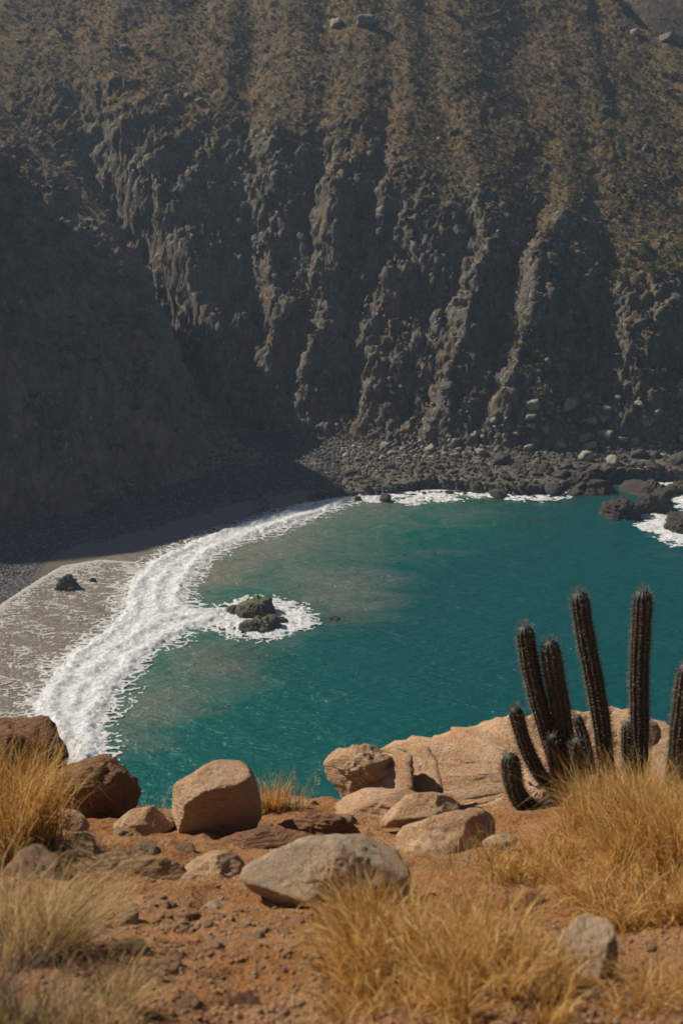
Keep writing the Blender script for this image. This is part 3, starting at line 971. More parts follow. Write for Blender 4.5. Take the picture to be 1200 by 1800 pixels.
def sea_rock(name, pxc, py_base, w_px, h_px, label, mat, seed, tilt=(0, 0, 0), planes=None, depth=0.8, strata=0.0, sdir=(.5, .2, 1), rough=.07, cat='rock', sub=5, base=0.0, crag=.25):
    P = on_z(pxc, py_base, base)
    k = np.linalg.norm(P - CAM) / FPX
    w, h = w_px * k / 2, h_px * k
    r_ = np.random.RandomState(seed)
    pl = planes
    if pl is None:
        pl = [((1, 0, .2), w), ((-1, 0, .3), w), ((0, -1, .5), w * depth * .7), ((0, 1, .3), w * depth), ((.1, -.2, 1), h), ((.7, -.4, .7), (w * .6 + h * .45)),
              ((-.6, -.5, .6), (w * .5 + h * .45)), ((-.3, .5, .8), w * .3 + h * .6), ((0, 0, -1), h * .5)]
        for _ in range(6):
            n = unit(r_.normal(size=3) * (1, 1, .6))
            n[2] = abs(n[2])
            pl.append((n, math.sqrt((n[0] * w) ** 2 + (n[1] * w * depth) ** 2 + (n[2] * h) ** 2) * r_.uniform(.72, .95)))
    v, f = plane_rock(pl, sub, 14, seed, rough, max(w, h) * .8, strata, sdir, 7, 0, crag)
    return mesh_obj(name, v + P + np.array([0, w * depth * .35, 0]), f, mat, loc=P, label=label, cat=cat)


# mossy rocks in the middle of the cove
sea_rock("sea_rock", 446, 1086, 70, 33, 'largest mossy green rock in the foam, at the back of the cove outcrop', M_rock_moss, 21, depth=.9, rough=.11)
sea_rock("sea_rock", 455, 1110, 72, 21, 'low brown rock with green moss in front of the tallest foam-ringed rock', M_rock_moss, 22, depth=.7, rough=.11)
sea_rock("sea_rock", 494, 1097, 30, 13, 'small dark wet rock just right of the mossy foam-ringed rocks', M_rock_moss, 23, depth=.8, rough=.1)
sea_rock("sea_rock", 412, 1080, 34, 16, 'small mossy shoulder rock leaning on the left of the tallest cove rock', M_rock_moss, 27, depth=.8, rough=.1)
sea_rock("sea_rock", 587, 1090, 26, 5, 'dark submerged rock barely breaking the surface right of the foam-ringed rocks', M_rock_shore, 24, depth=.8)
sea_rock("sea_rock", 117, 1036, 40, 26, 'lone dark pyramid rock standing in the lacy backwash', M_rock_shore, 25, depth=.8, rough=.09, base=0.05)
sea_rock("sea_rock", 163, 1022, 14, 5, 'tiny dark stone in the backwash beside the lone pyramid rock', M_rock_shore, 26, base=0.05)
# ledges at the right
for i, (a, b, w_, h_, lab) in enumerate([
        (1020, 862, 150, 34, 'long brown sloping rock ledge running down into the water at the far shore'),
        (960, 848, 150, 30, 'dark broken ledge behind the long brown sloping ledge'),
        (1095, 908, 74, 40, 'brown slanting sea ledge at the left end of the offshore rocks'),
        (1150, 898, 62, 46, 'dark blocky sea rock with a sheer right face among the offshore rocks'),
        (1150, 868, 110, 24, 'low dark ledge joining the offshore rocks to the shore'),
        (1215, 936, 84, 52, 'ridged grey sea rock standing in white foam at the far right'),
        (1205, 868, 50, 30, 'dark rounded rock in the foamy channel behind the offshore rocks'),
        (918, 838, 90, 30, 'pale greenish flat rock above the dark boulders of the far shore')]):
    s_ = 31 + i
    tilt = [((-.35, -.35, .87), .42), ((1, .1, .25), .9)]
    P = on_z(a, b, 0.2 if b > 860 else 0.6)
    k = np.linalg.norm(P - CAM) / FPX
    w, h = w_ * k / 2, h_ * k * .78
    pl = [((1, -.1, .1), w * .92), ((-1, -.1, .35), w * .95), ((0, -1, .3), w * .5), ((0, 1, .2), w * .6), ((-.30, -.32, .9), h * .62), ((.25, .3, .9), h * .8), ((.6, -.6, .5), w * .55 + h * .25),
          ((-.7, -.5, .5), w * .5 + h * .2), ((0, 0, -1), h * .6)]
    v, f = plane_rock(pl, 5, 18, s_, .12, max(w * .5, h), .09, (-.5, .3, .8), 6, 0, .42)
    mesh_obj("sea_ledge", v + P + np.array([0, w * .25, 0]), f, M_rock_ledge_sea, loc=P, label=lab, cat='rock')

# outcrop at the foot of the spur, its tip catches the sun
P = on_z(78, 905, 2.0)
k = np.linalg.norm(P - CAM) / FPX
pl = [((1, -.2, .25), 62 * k), ((-1, -.2, .2), 55 * k), ((0, -1, .22), 42 * k), ((0, 1, 0), 60 * k), ((-.2, -.3, .9), 128 * k), ((.55, -.3, .6), 104 * k), ((-.6, -.3, .6), 104 * k), ((.2, -.8, .5), 78 * k), ((0, 0, -1), 20 * k)]
v, f = plane_rock(pl, 6, 16, 61, .14, 50 * k, .05, (.1, .2, 1), 6, 0, .5)
mesh_obj("rock_outcrop", v + P + np.array([0, 40 * k, 0]), f, M_rock_scree, loc=P, label='tall brown rock outcrop with a sunlit tip at the back of the beach', cat='rock')

def size_word(w, a, b):
    return 'small' if w < a else ('mid-sized' if w < b else 'large')


def shore_zone(px):
    return np.array(['beside the pebble beach', 'left of the flat pale rock', 'below the flat pale rock', 'around the sloping ledge', 'behind the offshore rocks'])[np.searchsorted([650, 840, 950, 1080], px)]


# boulders along the waterline (dark) and above them (paler)
BG = 'dark boulders along the rocky far shore'
taken = []


def free(px, py, r):
    for a, b, c in taken:
        if abs(a - px) < (r + c) * 0.42 and abs(b - py) < (r + c) * 0.3:
            return False
    taken.append((px, py, r))
    return True


n_ok = 0
tries = 0
while n_ok < 170 and tries < 3000:
    tries += 1
    px = random.uniform(556, 1215)
    lo, hi = np.interp(px, [556, 620, 800, 1000, 1215], [862, 828, 812, 805, 795]), np.interp(px, [556, 620, 700, 800, 900, 1000, 1100, 1215], [884, 876, 870, 868, 876, 868, 840, 830])
    py = random.uniform(lo, hi)
    w_ = 9 + 36 * random.random() ** 2.8
    if not free(px, py, w_):
        continue
    far_rock("boulder", random.choice(shore_var), px, py, w_, '%s dark boulder %s, %s' % (size_word(w_, 13, 24), 'at the foamy waterline' if (py - lo) / (hi - lo) > .7 else ('in the middle of the bank' if (py - lo) / (hi - lo) > .35 else 'at the top of the bank'), shore_zone(px)), 'boulder', BG, 0.8)
    n_ok += 1
n_ok = 0
tries = 0
while n_ok < 130 and tries < 3000:
    tries += 1
    px = random.uniform(600, 1215)
    top = np.interp(px, [600, 760, 880, 960, 1060, 1215], [784, 775, 735, 700, 690, 740])
    py = random.uniform(top, 812)
    w_ = 9 + 26 * random.random() ** 2.6 * (1 if px > 850 else .55)
    if not free(px, py, w_):
        continue
    far_rock("boulder", random.choice(pale_var), px, py, w_, '%s pale angular boulder %s, %s' % (size_word(w_, 12, 18), 'high in the scree apron' if py < 745 else ('midway up the scree apron' if py < 785 else 'at the foot of the scree'), shore_zone(px).replace('around the', 'above the')), 'boulder', 'pale boulders in the scree apron', 0.85)
    n_ok += 1
for a, b, w_, lab in [(1068, 722, 20, 'pale block standing highest on the scree chute under the cliff'), (1062, 742, 18, 'pale block just below the highest block of the scree chute'),
                      (1056, 765, 15, 'upright pale boulder midway down the scree chute'), (1075, 815, 30, 'tall pale leaning boulder at the foot of the scree chute'),
                      (1028, 808, 30, 'broad grey boulder beside the tall leaning boulder on the scree'), (676, 881, 24, 'dark rock alone in the shallow water before the far shore'),
                      (545, 878, 17, 'dark stone in the surf where the breaking wave meets the boulders'), (630, 880, 13, 'small dark stone in thin surf between wave and boulders')]:
    far_rock("boulder", random.choice(pale_var if b < 830 else shore_var), a, b, w_, lab, 'boulder', None, 1.0)


# fine pebbles and scree joined as stuff
def scatter(name, n, sampler, size, mat, label, seed, flat=.7):
    r_ = np.random.RandomState(seed)
    v0, f0 = ico(1)
    base = []
    for k_ in range(6):
        vv, _ = rock_variant(300 + k_ + seed, 1, flat, .05)
        base.append(vv)
    pts = sampler(n, r_)
    V, Fc = [], []
    o_ = 0
    for i, p in enumerate(pts):
        s = size(r_, p)
        a = r_.uniform(0, 6.28)
        b = base[i % 6] * s * r_.uniform(.8, 1.2, 3)
        ca, sa = math.cos(a), math.sin(a)
        b = np.stack([b[:, 0] * ca - b[:, 1] * sa, b[:, 0] * sa + b[:, 1] * ca, b[:, 2]], 1)
        V.append(b + p + [0, 0, s * .2])
        Fc.append(f0 + o_)
        o_ += len(v0)
    return mesh_obj(name, np.concatenate(V), np.concatenate(Fc), mat, smooth=False, kind='stuff', label=label)


def samp_area(x0, x1, y0, y1, ok):
    def s(n, r_):
        out = []
        while len(out) < n:
            x, y = r_.uniform(x0, x1, n), r_.uniform(y0, y1, n)
            z = bil(Z, x, y)
            m = ok(x, y, z, r_)
            out += list(np.stack([x, y, z], 1)[m])
        return np.array(out[:n])
    return s


def sd_land(x, y):
    return bil(sdl, x, y)


scatter("beach_pebbles", 3400, samp_area(-50, 2, 150, 226, lambda x, y, z, r_: (sd_land(x, y) > np.where(x < -36, 2.0, 4.5) + r_.uniform(0, 3, len(x))) & (z < 4.2)),
        lambda r_, p: r_.uniform(.10, .26), M_rock_shore, 'dark grey pebbles covering the upper beach', 5)
scatter("shore_cobbles", 2400, samp_area(-4, 60, 195, 224, lambda x, y, z, r_: (sd_land(x, y) > .2) & (z < 5.0)),
        lambda r_, p: .10 + .5 * r_.rand() ** 4, M_rock_shore, 'jumbled dark cobbles between the boulders of the far shore', 6)
scatter("cobble_bank", 2600, samp_area(-4, 60, 205, 226, lambda x, y, z, r_: (sd_land(x, y) > 6) & (z > 1.2) & (z < 7.0)),
        lambda r_, p: .12 + .34 * r_.rand() ** 3, M_rock_scree, 'grey cobbles banked against the foot of the cliff', 7)
scatter("scree", 4200, samp_area(-24, 60, 217, 262, lambda x, y, z, r_: (z > 3.5) & (z < 44) & (r_.rand(len(x)) < np.clip(1.2 - z / 40, .1, 1) * np.where(x > 10, 1, .6))),
        lambda r_, p: .10 + .42 * r_.rand() ** 5, M_rock_scree, 'loose scree stones strewn over the cliffs', 8)

def hill_label(what, px, py):
    col_ = ['above the dark ravine on the left', 'left of the middle ribs', 'above the middle ribs', 'above the long sunlit rib', 'on the golden right-hand slope'][int(np.searchsorted([250, 480, 720, 960], px))]
    row_ = 'high on the hillside' if py < 150 else ('halfway up the hillside' if py < 320 else ('at the brow of the cliffs' if py < 480 else 'low on the cliffs'))
    return '%s %s, %s' % (what, row_, col_)


# stones one can pick out on the hillside
hill_spots = [(590, 45, 30), (640, 42, 34), (300, 180, 26), (290, 190, 16), (330, 172, 22), (350, 182, 22), (116, 62, 10), (220, 88, 18), (480, 192, 12), (668, 372, 20), (690, 268, 10), (1095, 12, 22),
              (1115, 60, 20), (1170, 72, 26), (1180, 160, 10), (818, 95, 12), (845, 250, 10), (800, 480, 14), (770, 246, 12), (885, 630, 16), (795, 640, 12), (806, 648, 12), (686, 680, 14), (775, 676, 8)]
for i, (a, b, w_) in enumerate(hill_spots):
    h_ = hill_hit(a, b)
    if h_ is not None:
        far_rock("hill_rock", pale_var[i % 6], a, b, w_, hill_label('weathered rock jutting out', a, b), 'rock', 'rocks jutting from the far hillside', .8, hit=h_, mat=M_rock_scree if i % 3 else M_rock_pale)
n_ok = 0
while n_ok < 80:
    px, py = random.uniform(10, 1200), random.uniform(5, 700)
    if px < np.interp(py, [190, 400, 560, 780], [0, 220, 310, 420]) - 5 and random.random() < .7:
        continue
    h_ = hill_hit(px, py)
    if h_ is None:
        continue
    far_rock("hill_rock", random.choice(pale_var), px, py, 5 + 8 * random.random() ** 2.5, hill_label('small weathered rock', px, py), 'rock', 'rocks jutting from the far hillside', .8, hit=h_,
             mat=M_rock_scree if random.random() < .7 else M_rock_pale)
    n_ok += 1

# driftwood
P0, P1, P2 = hill_hit(192, 858), hill_hit(212, 851), hill_hit(236, 855)


def tube(path, rad, sides=8):
    path = np.asarray(path, float)
    n = len(path)
    V = []
    for i in range(n):
        t = unit(path[min(i + 1, n - 1)] - path[max(i - 1, 0)])
        a = unit(np.cross(t, (0.1, .2, 1)))
        b = np.cross(t, a)
        for k_ in range(sides):
            an = 2 * math.pi * k_ / sides
            V.append(path[i] + rad[i] * (math.cos(an) * a + math.sin(an) * b))
    Fc = [[i * sides + k_, i * sides + (k_ + 1) % sides, (i + 1) * sides + (k_ + 1) % sides, (i + 1) * sides + k_] for i in range(n - 1) for k_ in range(sides)]
    Fc += [list(range(sides))[::-1], [(n - 1) * sides + k_ for k_ in range(sides)]]
    return V, Fc


if P0 is not None and P2 is not None:
    pts = [P0 + (0, 0, .12), P0 * .6 + P1 * .4 + (0, 0, .22), P1 + (0, 0, .3), P1 * .5 + P2 * .5 + (0, 0, .26), P2 + (0, 0, .12)]
    mesh_obj("driftwood", *tube(pts, [.08, .14, .15, .13, .07]), M_wood, label='pale curved driftwood log lying on the dark pebble beach', cat='driftwood', loc=P1)
    D0, D1 = hill_hit(336, 818), hill_hit(350, 814)
    if D0 is not None and D1 is not None:
        mesh_obj("driftwood", *tube([D0 + (0, 0, .12), D1 * .5 + D0 * .5 + (0, 0, .18), D1 + (0, 0, .12)], [.05, .08, .05]), M_wood, label='short pale stick of driftwood near the foot of the spur', cat='driftwood', loc=D0)


# ------------------------------------------------------------------ scrub on the hillside
def leaf_cloud(seed, n, leaf, spread=(1, 1, .8), lobes=6):
    r_ = np.random.RandomState(seed)
    cs = r_.normal(size=(lobes, 3)) * np.array(spread) * .42
    cs[:, 2] = np.abs(cs[:, 2]) + .15
    rs = r_.uniform(.28, .55, lobes)
    k_ = r_.randint(0, lobes, n)
    d = r_.normal(size=(n, 3))
    d /= np.linalg.norm(d, axis=1, keepdims=True)
    c = cs[k_] + d * (rs[k_] * r_.uniform(.55, 1.05, n))[:, None] * np.array(spread)
    c[:, 2] = np.maximum(c[:, 2], -.1)
    a = r_.normal(size=(n, 3))
    a /= np.linalg.norm(a, axis=1, keepdims=True)
    b = np.cross(a, r_.normal(size=(n, 3)))
    b /= np.linalg.norm(b, axis=1, keepdims=True)
    s = leaf * r_.uniform(.6, 1.3, n)[:, None]
    V = np.stack([c + a * s, c + b * s * .6, c - a * s, c - b * s * .6], 1).reshape(-1, 3)
    tint = np.repeat(np.clip(r_.normal(.45, .25, n), 0, 1), 4)
    return V, np.arange(4 * n).reshape(-1, 4), tint


shrub_mesh = []
for i in range(9):
    v, f, tn = leaf_cloud(500 + i, 260, .14, (1, 1, .75))
    shrub_mesh.append(make_mesh("shrub", v, f, [M_shrub_a, M_shrub_a, M_shrub_a, M_shrub_c, M_shrub_c, M_shrub_a, M_shrub_b, M_shrub_b, M_shrub_b][i], False, {'tint': tn}))


def shrub(px, py, w_px, kinds, label, group, hit=None):
    P = hit if hit is not None else hill_hit(px, py)
    if P is None or P[2] < 2:
        return
    s = w_px / FPX * np.linalg.norm(P - CAM) / 2
    put("shrub", shrub_mesh[random.choice(kinds)], (P[0], P[1], P[2] + .1 * s), (s * random.uniform(.85, 1.15), s * random.uniform(.85, 1.15), s * random.uniform(.8, 1.1)), (0, 0, random.uniform(0, 6.3)), label, 'shrub', group)


for a, b, w_ in [(60, 330, 20), (120, 400, 22), (40, 430, 26), (150, 470, 24), (90, 520, 26), (200, 560, 24), (30, 600, 28), (160, 640, 26), (60, 700, 28), (240, 720, 26), (130, 560, 18), (210, 470, 18), (290, 680, 22), (310, 760, 20)]:
    shrub(a, b, w_, [0, 2, 3, 4, 5], '%s dry bush on the shaded spur, %s' % (size_word(w_, 21, 26), 'near its crest' if b < 480 else ('halfway down its face' if b < 620 else 'above the beach')), 'dry bushes on the shaded spur')
GREEN = [(290, 380, 24), (276, 386, 20), (930, 622, 26), (916, 612, 22), (942, 616, 20), (915, 655, 24), (940, 650, 22), (975, 705, 26), (955, 690, 30), (945, 700, 24), (970, 715, 20), (850, 697, 18), (930, 565, 22), (935, 590, 20),
         (898, 752, 16), (545, 460, 18), (535, 610, 16), (548, 596, 18), (522, 640, 14), (1100, 470, 40), (1120, 455, 40), (1095, 495, 36), (1150, 480, 44), (1175, 470, 40), (1130, 440, 36), (1060, 500, 30), (1190, 450, 40),
         (700, 612, 14), (690, 560, 16), (340, 410, 20), (350, 440, 18), (460, 490, 16), (440, 460, 16)]
for a, b, w_ in GREEN:
    shrub(a, b, w_, [6, 7, 8], '%s yellow-green shrub %s' % (size_word(w_, 18, 30), 'beside the ravine behind the shaded spur' if a < 400 else ('on the sunlit rib in the middle of the cliff' if a < 600 else ('on the bare scree slope between two ribs' if a < 800 else ('in the green strip right of the long sunlit rib' if b > 520 else ('on the brow of the right-hand slope, ' + ('towards the long rib' if a < 1110 else 'towards the far right')))))), 'green shrubs on the cliff')
DARK = [(690, 700, 30), (665, 715, 26), (740, 750, 20), (440, 710, 34), (445, 690, 30), (270, 790, 26), (480, 770, 26), (205, 790, 24), (560, 660, 40), (580, 680, 36), (745, 690, 24), (950, 640, 34), (1000, 590, 34), (1020, 570, 30),
        (1130, 600, 36), (1150, 660, 40), (1190, 660, 40), (1180, 715, 30), (620, 730, 22), (380, 600, 30), (250, 660, 30), (110, 620, 30), (120, 650, 34), (930, 590, 36), (900, 560, 30), (975, 660, 36), (1010, 610, 34)]
for a, b, w_ in DARK:
    shrub(a, b, w_, [0, 1, 2, 5], '%s dark olive bush clinging to %s' % (size_word(w_, 27, 35), 'the shaded spur above the beach' if a < 420 else ('the cliff foot where spur and cliff meet' if a < 520 else ('the foot of the middle cliff' if a < 800 else ('the cliff beside the long sunlit rib' if a < 990 else 'the shaded rocks of the right-hand cliff')))), 'dark bushes on the shaded cliff')
n_ok = 0
while n_ok < 150:
    px, py = random.uniform(-10, 1210), random.uniform(-10, 480)
    if random.random() < .35 and px < 700:
        continue
    h_ = hill_hit(px, py)
    if h_ is None or bil(steep, h_[0], h_[1]) > 1.6:
        continue
    shrub(px, py, 8 + 16 * random.random() ** 2.2, [0, 1, 2, 3, 4, 5], hill_label('dry shrub', px, py), 'dry shrubs on the upper hillside', h_)
    n_ok += 1

# the countless rest of the scrub as one mesh
protos = [leaf_cloud(560 + i, 16, .34, (1, 1, .6), 4) for i in range(8)]
r_ = np.random.RandomState(77)
N = 15000
sx, sy = r_.uniform(-68, 72, N * 3), r_.uniform(212, 320, N * 3)
szz = bil(Z, sx, sy)
stp = bil(steep, sx, sy)
dn = fbm(sx * .08, sy * .08, 3.0, 4)
beachy = bil(is_beach.astype(float), sx, sy)
ok = (szz > 6) & (beachy < .3) & (r_.rand(N * 3) < np.clip(1.35 - stp * .62, .06, 1) * np.clip(.65 + dn * 1.2, .15, 1))
idx = np.where(ok)[0][:N]
Vs, Ts = [], []
for i in idx:
    v, f, tn = protos[i % 8]
    s = r_.uniform(.18, .5)
    a = r_.uniform(0, 6.28)
    ca, sa = math.cos(a), math.sin(a)
    q = v * s
    Vs.append(np.stack([q[:, 0] * ca - q[:, 1] * sa + sx[i], q[:, 0] * sa + q[:, 1] * ca + sy[i], q[:, 2] + szz[i] + .02], 1))
    Ts.append(np.clip(tn * .7 + r_.uniform(-.1, .4), 0, 1))
Vs = np.concatenate(Vs)
mesh_obj("scrub", Vs, np.arange(len(Vs)).reshape(-1, 4), M_scrub, smooth=False, attrs={'tint': np.concatenate(Ts)}, kind='stuff', label='low dry scrub covering the far hillside')


# ------------------------------------------------------------------ foreground ground
def ground_h(x, y):
    t = np.maximum(y - 1.9, 0)
    z = -1.62 - 0.41 * t + 55.0
    edge = 7.25 + .35 * fbm(x * .7, 0 * x, .5, 3) - .25 * sstep(-1.2, -2.0, x) + 0.0 * x
    z = z - 2.2 * np.maximum(y - edge, 0) - 2.0 * np.maximum(np.abs(x) - 9, 0)
    near = (np.abs(x) < 4) & (y > 0) & (y < 9)
    tr = fbm(x * 1.9 + 4, y * 1.9, 5.0, 4, .55) * 3.5
    tr = np.floor(tr) + sstep(.25, .75, tr - np.floor(tr))
    z = z + .05 * fbm(x * 1.1, y * 1.1, 0.0, 3) + .04 * fbm(x * 4, y * 4, 1.0, 4, .55) + .02 * tr + .018 * fbm(x * 17, y * 17, 2.0, 4, .65) * near
    # bank of earth under the grass and cacti at the right
    z = z + .16 * np.exp(-((x - 1.35) / .55) ** 2 - ((y - 5.7) / 1.1) ** 2)
    z = z + .07 * np.exp(-((x + .1) / .5) ** 2 - ((y - 6.9) / .5) ** 2)
    # ledge of soil at the far left
    z = z + .10 * np.exp(-((x + 1.2) / .6) ** 2 - ((y - 5.4) / .8) ** 2)
    return np.maximum(z, -3.0)


fx = np.concatenate([-2.4 - np.geomspace(.05, 60, 30)[::-1], np.arange(-2.4, 2.6, .0145), 2.6 + np.geomspace(.05, 60, 30)])
fy = np.concatenate([1.7 - np.geomspace(.05, 80, 26)[::-1], np.arange(1.7, 8.0, .0145), 8.0 + np.geomspace(.05, 40, 34)])
GX, GY = np.meshgrid(fx, fy)
GZ = ground_h(GX, GY)
mesh_obj("ground", np.stack([GX, GY, GZ], -1).reshape(-1, 3), grid_faces(len(fx), len(fy)), M_soil, kind='structure', label='reddish bare soil of the near headland slope')


def g_bil(x, y):
    i = np.clip(np.searchsorted(fx, x) - 1, 0, len(fx) - 2)
    j = np.clip(np.searchsorted(fy, y) - 1, 0, len(fy) - 2)
    u = (x - fx[i]) / (fx[i + 1] - fx[i])
    v = (y - fy[j]) / (fy[j + 1] - fy[j])
    return (GZ[j, i] * (1 - u) + GZ[j, i + 1] * u) * (1 - v) + (GZ[j + 1, i] * (1 - u) + GZ[j + 1, i + 1] * u) * v


def g_hit(px, py):
    d = ray(px, py)
    s = np.arange(1.6, 11, .006)
    P = CAM + d * s[:, None]
    k_ = P[:, 2] < g_bil(P[:, 0], P[:, 1])
    return P[np.argmax(k_)] if k_.any() else P[-1]


# ------------------------------------------------------------------ foreground rocks
def hero(name, outline, y, faces, label, mat, seed, back=1.0, p=16, rough=.035, sub=5, strata=0.0, sdir=(.1, .15, 1), sfreq=9, tilt=.0, cat='boulder', pits=0.0, c=None, crag=.10, facets=26, cuts=()):
    """a rock whose silhouette follows a convex outline of the photo at distance y; faces: extra facets (normal, distance in photo px)"""
    o_ = np.array(outline, float)
    cx, cy = c if c else ((o_[:, 0].min() + o_[:, 0].max()) / 2, (o_[:, 1].min() + o_[:, 1].max()) / 2)
    C = at_y(cx, cy, y)
    d = unit(ray(cx, cy))
    k_ = ((C - CAM) @ FW) / FPX
    U = unit(np.cross(RT, d))
    area = 0
    n_ = len(o_)
    for i in range(n_):
        a, b = o_[i], o_[(i + 1) % n_]
        area += a[0] * b[1] - b[0] * a[1]
    sg = 1 if area > 0 else -1
    p = max(p * 1.8, 34)
    pl = []
    for i in range(n_):
        a, b = o_[i], o_[(i + 1) % n_]
        e = b - a
        nn_ = np.array([e[1], -e[0]]) * sg
        L = np.linalg.norm(nn_)
        if L < 1e-6:
            continue
        nn_ /= L
        h = (a - (cx, cy)) @ nn_
        pl.append((RT * nn_[0] - U * nn_[1] + d * tilt, max(h, 4) * k_ * 1.06))
    w_ = np.ptp(o_[:, 0]) / 2
    pl.append((d + .2 * U, w_ * k_ * back))
    for n, h in faces:
        pl.append((n, h * k_))
    v, f = plane_rock(pl, sub, p, seed, rough, min(w_, 110) * k_, strata, sdir, sfreq, pits, crag, facets)
    for cn, c0, dep, wd in cuts:
        q = v @ unit(cn) + .05 * fbm(v[:, 0] * 3, v[:, 1] * 3, v[:, 2] * 3, 3) - c0
        v = v - unit(np.array([-.12, -.42, .9])) * (dep * np.exp(-(q / wd) ** 2) + dep * .55 * (1 / (1 + np.exp(-np.clip(q / wd * 2, -30, 30)))))[:, None]
    for ax, lo_, hi_ in ((RT, (o_[:, 0].min() - cx) * k_, (o_[:, 0].max() - cx) * k_), (U, (cy - o_[:, 1].max()) * k_, (cy - o_[:, 1].min()) * k_)):
        q = v @ ax
        q2 = lo_ + (q - q.min()) / np.ptp(q) * (hi_ - lo_)
        v = v + (q2 - q)[:, None] * ax
    return mesh_obj(name, v + C, f, mat, loc=C, label=label, cat=cat)


hero("boulder", [(-120, 1300), (-60, 1258), (5, 1254), (52, 1272), (106, 1306), (112, 1345), (106, 1420), (60, 1480), (-60, 1500), (-130, 1430)], 6.35,
     [((.15, -.95, -.15), 38), ((-.3, -.1, .95), 62), ((.5, -.8, .2), 70)], 'big dark brown boulder half hidden by the tall grass at the far left', M_rock_brown, 1, .8, 18, .05, strata=.012)
hero("boulder", [(70, 1342), (98, 1328), (152, 1324), (214, 1354), (236, 1388), (241, 1434), (215, 1462), (130, 1475), (80, 1460), (62, 1400)], 6.15,
     [((.1, -.95, -.15), 34), ((-.35, .05, .93), 52), ((.55, -.75, .25), 58)], 'dark brown boulder with a sunlit crest between the grass and the water', M_rock_brown, 2, .8, 18, .055, strata=.014)
hero("boulder", [(300, 1392), (318, 1342), (348, 1335), (418, 1338), (436, 1350), (456, 1388), (461, 1430), (446, 1472), (335, 1484), (304, 1468), (297, 1430)], 5.85,
     [((.20, -.95, -.2), 30), ((-.93, -.32, .12), 66), ((-.08, -.16, .98), 52), ((.72, -.66, .2), 66)], 'square boulder with a pale flat top and dark shaded front face', M_rock_tan, 3, .8, 30, .03, strata=.008, sub=6, facets=5, crag=.06)
hero("boulder", [(424, 1552), (440, 1522), (478, 1502), (570, 1468), (640, 1464), (702, 1490), (724, 1522), (716, 1572), (690, 1608), (610, 1630), (520, 1622), (440, 1606), (420, 1585)], 4.25,
     [((-.18, -.50, .85), 46), ((-.62, -.62, .45), 104), ((.45, -.55, .70), 92), ((.1, -.78, -.62), 60), ((.0, .3, .95), 72)], 'large rounded pale grey boulder sitting in the middle of the reddish soil', M_rock_grey, 4, .8, 18, .03, sub=6, pits=.02, facets=9, crag=.07)
# the broad ledge at the right and its broken left end
hero("rock_ledge", [(628, 1372), (640, 1338), (700, 1314), (770, 1296), (890, 1262), (1010, 1246), (1130, 1235), (1180, 1256), (1215, 1300), (1330, 1400), (1250, 1500), (950, 1500), (800, 1450), (650, 1420)], 7.3,
     [((-.12, -.42, .90), 8), ((-.05, -.66, .74), 40), ((-.5, -.6, .62), 165)], 'broad smooth tan rock ledge behind the cacti', M_ledge, 5, .9, 24, .012, sub=6, cat='rock', c=(960, 1375), facets=0, crag=.34, cuts=[((1, .25, .5), -.50, .05, .03), ((1, -.3, -.35), -.22, .035, .02), ((.5, 1, .2), .12, .03, .025), ((1, .1, .3), .42, .045, .025)])
hero("boulder", [(567, 1338), (574, 1318), (600, 1307), (650, 1309), (684, 1318), (690, 1345), (668, 1382), (630, 1402), (592, 1408), (572, 1372)], 7.0,
     [((-.25, -.9, -.05), 22), ((-.2, -.1, .97), 42), ((.5, -.7, .5), 52)], 'jutting end block of the tan ledge overhanging the water', M_rock_tan, 6, .8, 26, .05, strata=.012, crag=.2)
hero("boulder", [(612, 1376), (640, 1344), (690, 1322), (722, 1322), (728, 1390), (690, 1408), (620, 1408)], 7.0,
     [((-.38, -.48, .79), 14)], 'cracked tan block beside the jutting end of the ledge', M_rock_orange, 7, .7, 26, .05, crag=.14, facets=0)
hero("boulder", [(704, 1332), (722, 1318), (752, 1312), (766, 1335), (778, 1392), (745, 1400), (710, 1392)], 7.15,
     [((-.40, -.45, .80), 10)], 'narrow tan block wedged between cracked block and broad ledge', M_rock_orange, 8, .8, 26, .05, crag=.14, facets=0)
hero("rock_slab", [(590, 1412), (640, 1390), (720, 1384), (790, 1392), (800, 1420), (720, 1460), (620, 1462), (585, 1440)], 6.55,
     [((-.1, -.5, .86), 18)], 'flat crumbly brown slab below the broken end of the ledge', M_rock_orange, 9, .7, 12, .05, strata=.015, cat='rock')
hero("rock_slab", [(668, 1432), (700, 1410), (770, 1392), (800, 1402), (810, 1428), (760, 1446), (700, 1456), (672, 1452)], 6.15,
     [((-.15, -.45, .88), 18), ((.1, -1, .1), 40)], 'flat tan slab lying above the wedge shaped rock', M_rock_orange, 10, .6, 18, .03, cat='rock')
hero("boulder", [(688, 1478), (706, 1446), (770, 1420), (806, 1424), (868, 1462), (874, 1484), (850, 1512), (790, 1545), (720, 1530), (692, 1505)], 5.45,
     [((-.45, -.60, .66), 40), ((.62, -.77, -.05), 16), ((.1, .2, .97), 46)], 'wedge shaped tan rock with a dark right face behind the grass', M_rock_orange, 11, .8, 24, .03)
hero("stone", [(848, 1482), (868, 1468), (900, 1466), (912, 1478), (890, 1494), (856, 1498)], 5.35, [((-.2, -.5, .84), 8)], 'small grey stone at the right foot of the wedge shaped rock', M_stone_slate, 12, .8, 16, .05, sub=4, cat='stone')
hero("rock_slab", [(96, 1530), (130, 1504), (230, 1492), (300, 1508), (336, 1545), (352, 1588), (330, 1606), (220, 1612), (110, 1600), (84, 1565)], 4.75,
     [((-.15, -.52, .84), 36), ((.8, -.55, .1), 92), ((.1, -.98, -.1), 64)], 'low layered brown rock slab with a stepped front', M_rock_layer, 13, .7, 18, .04, sub=6, strata=.016, sdir=(.06, -.25, 1), sfreq=11, cat='rock')
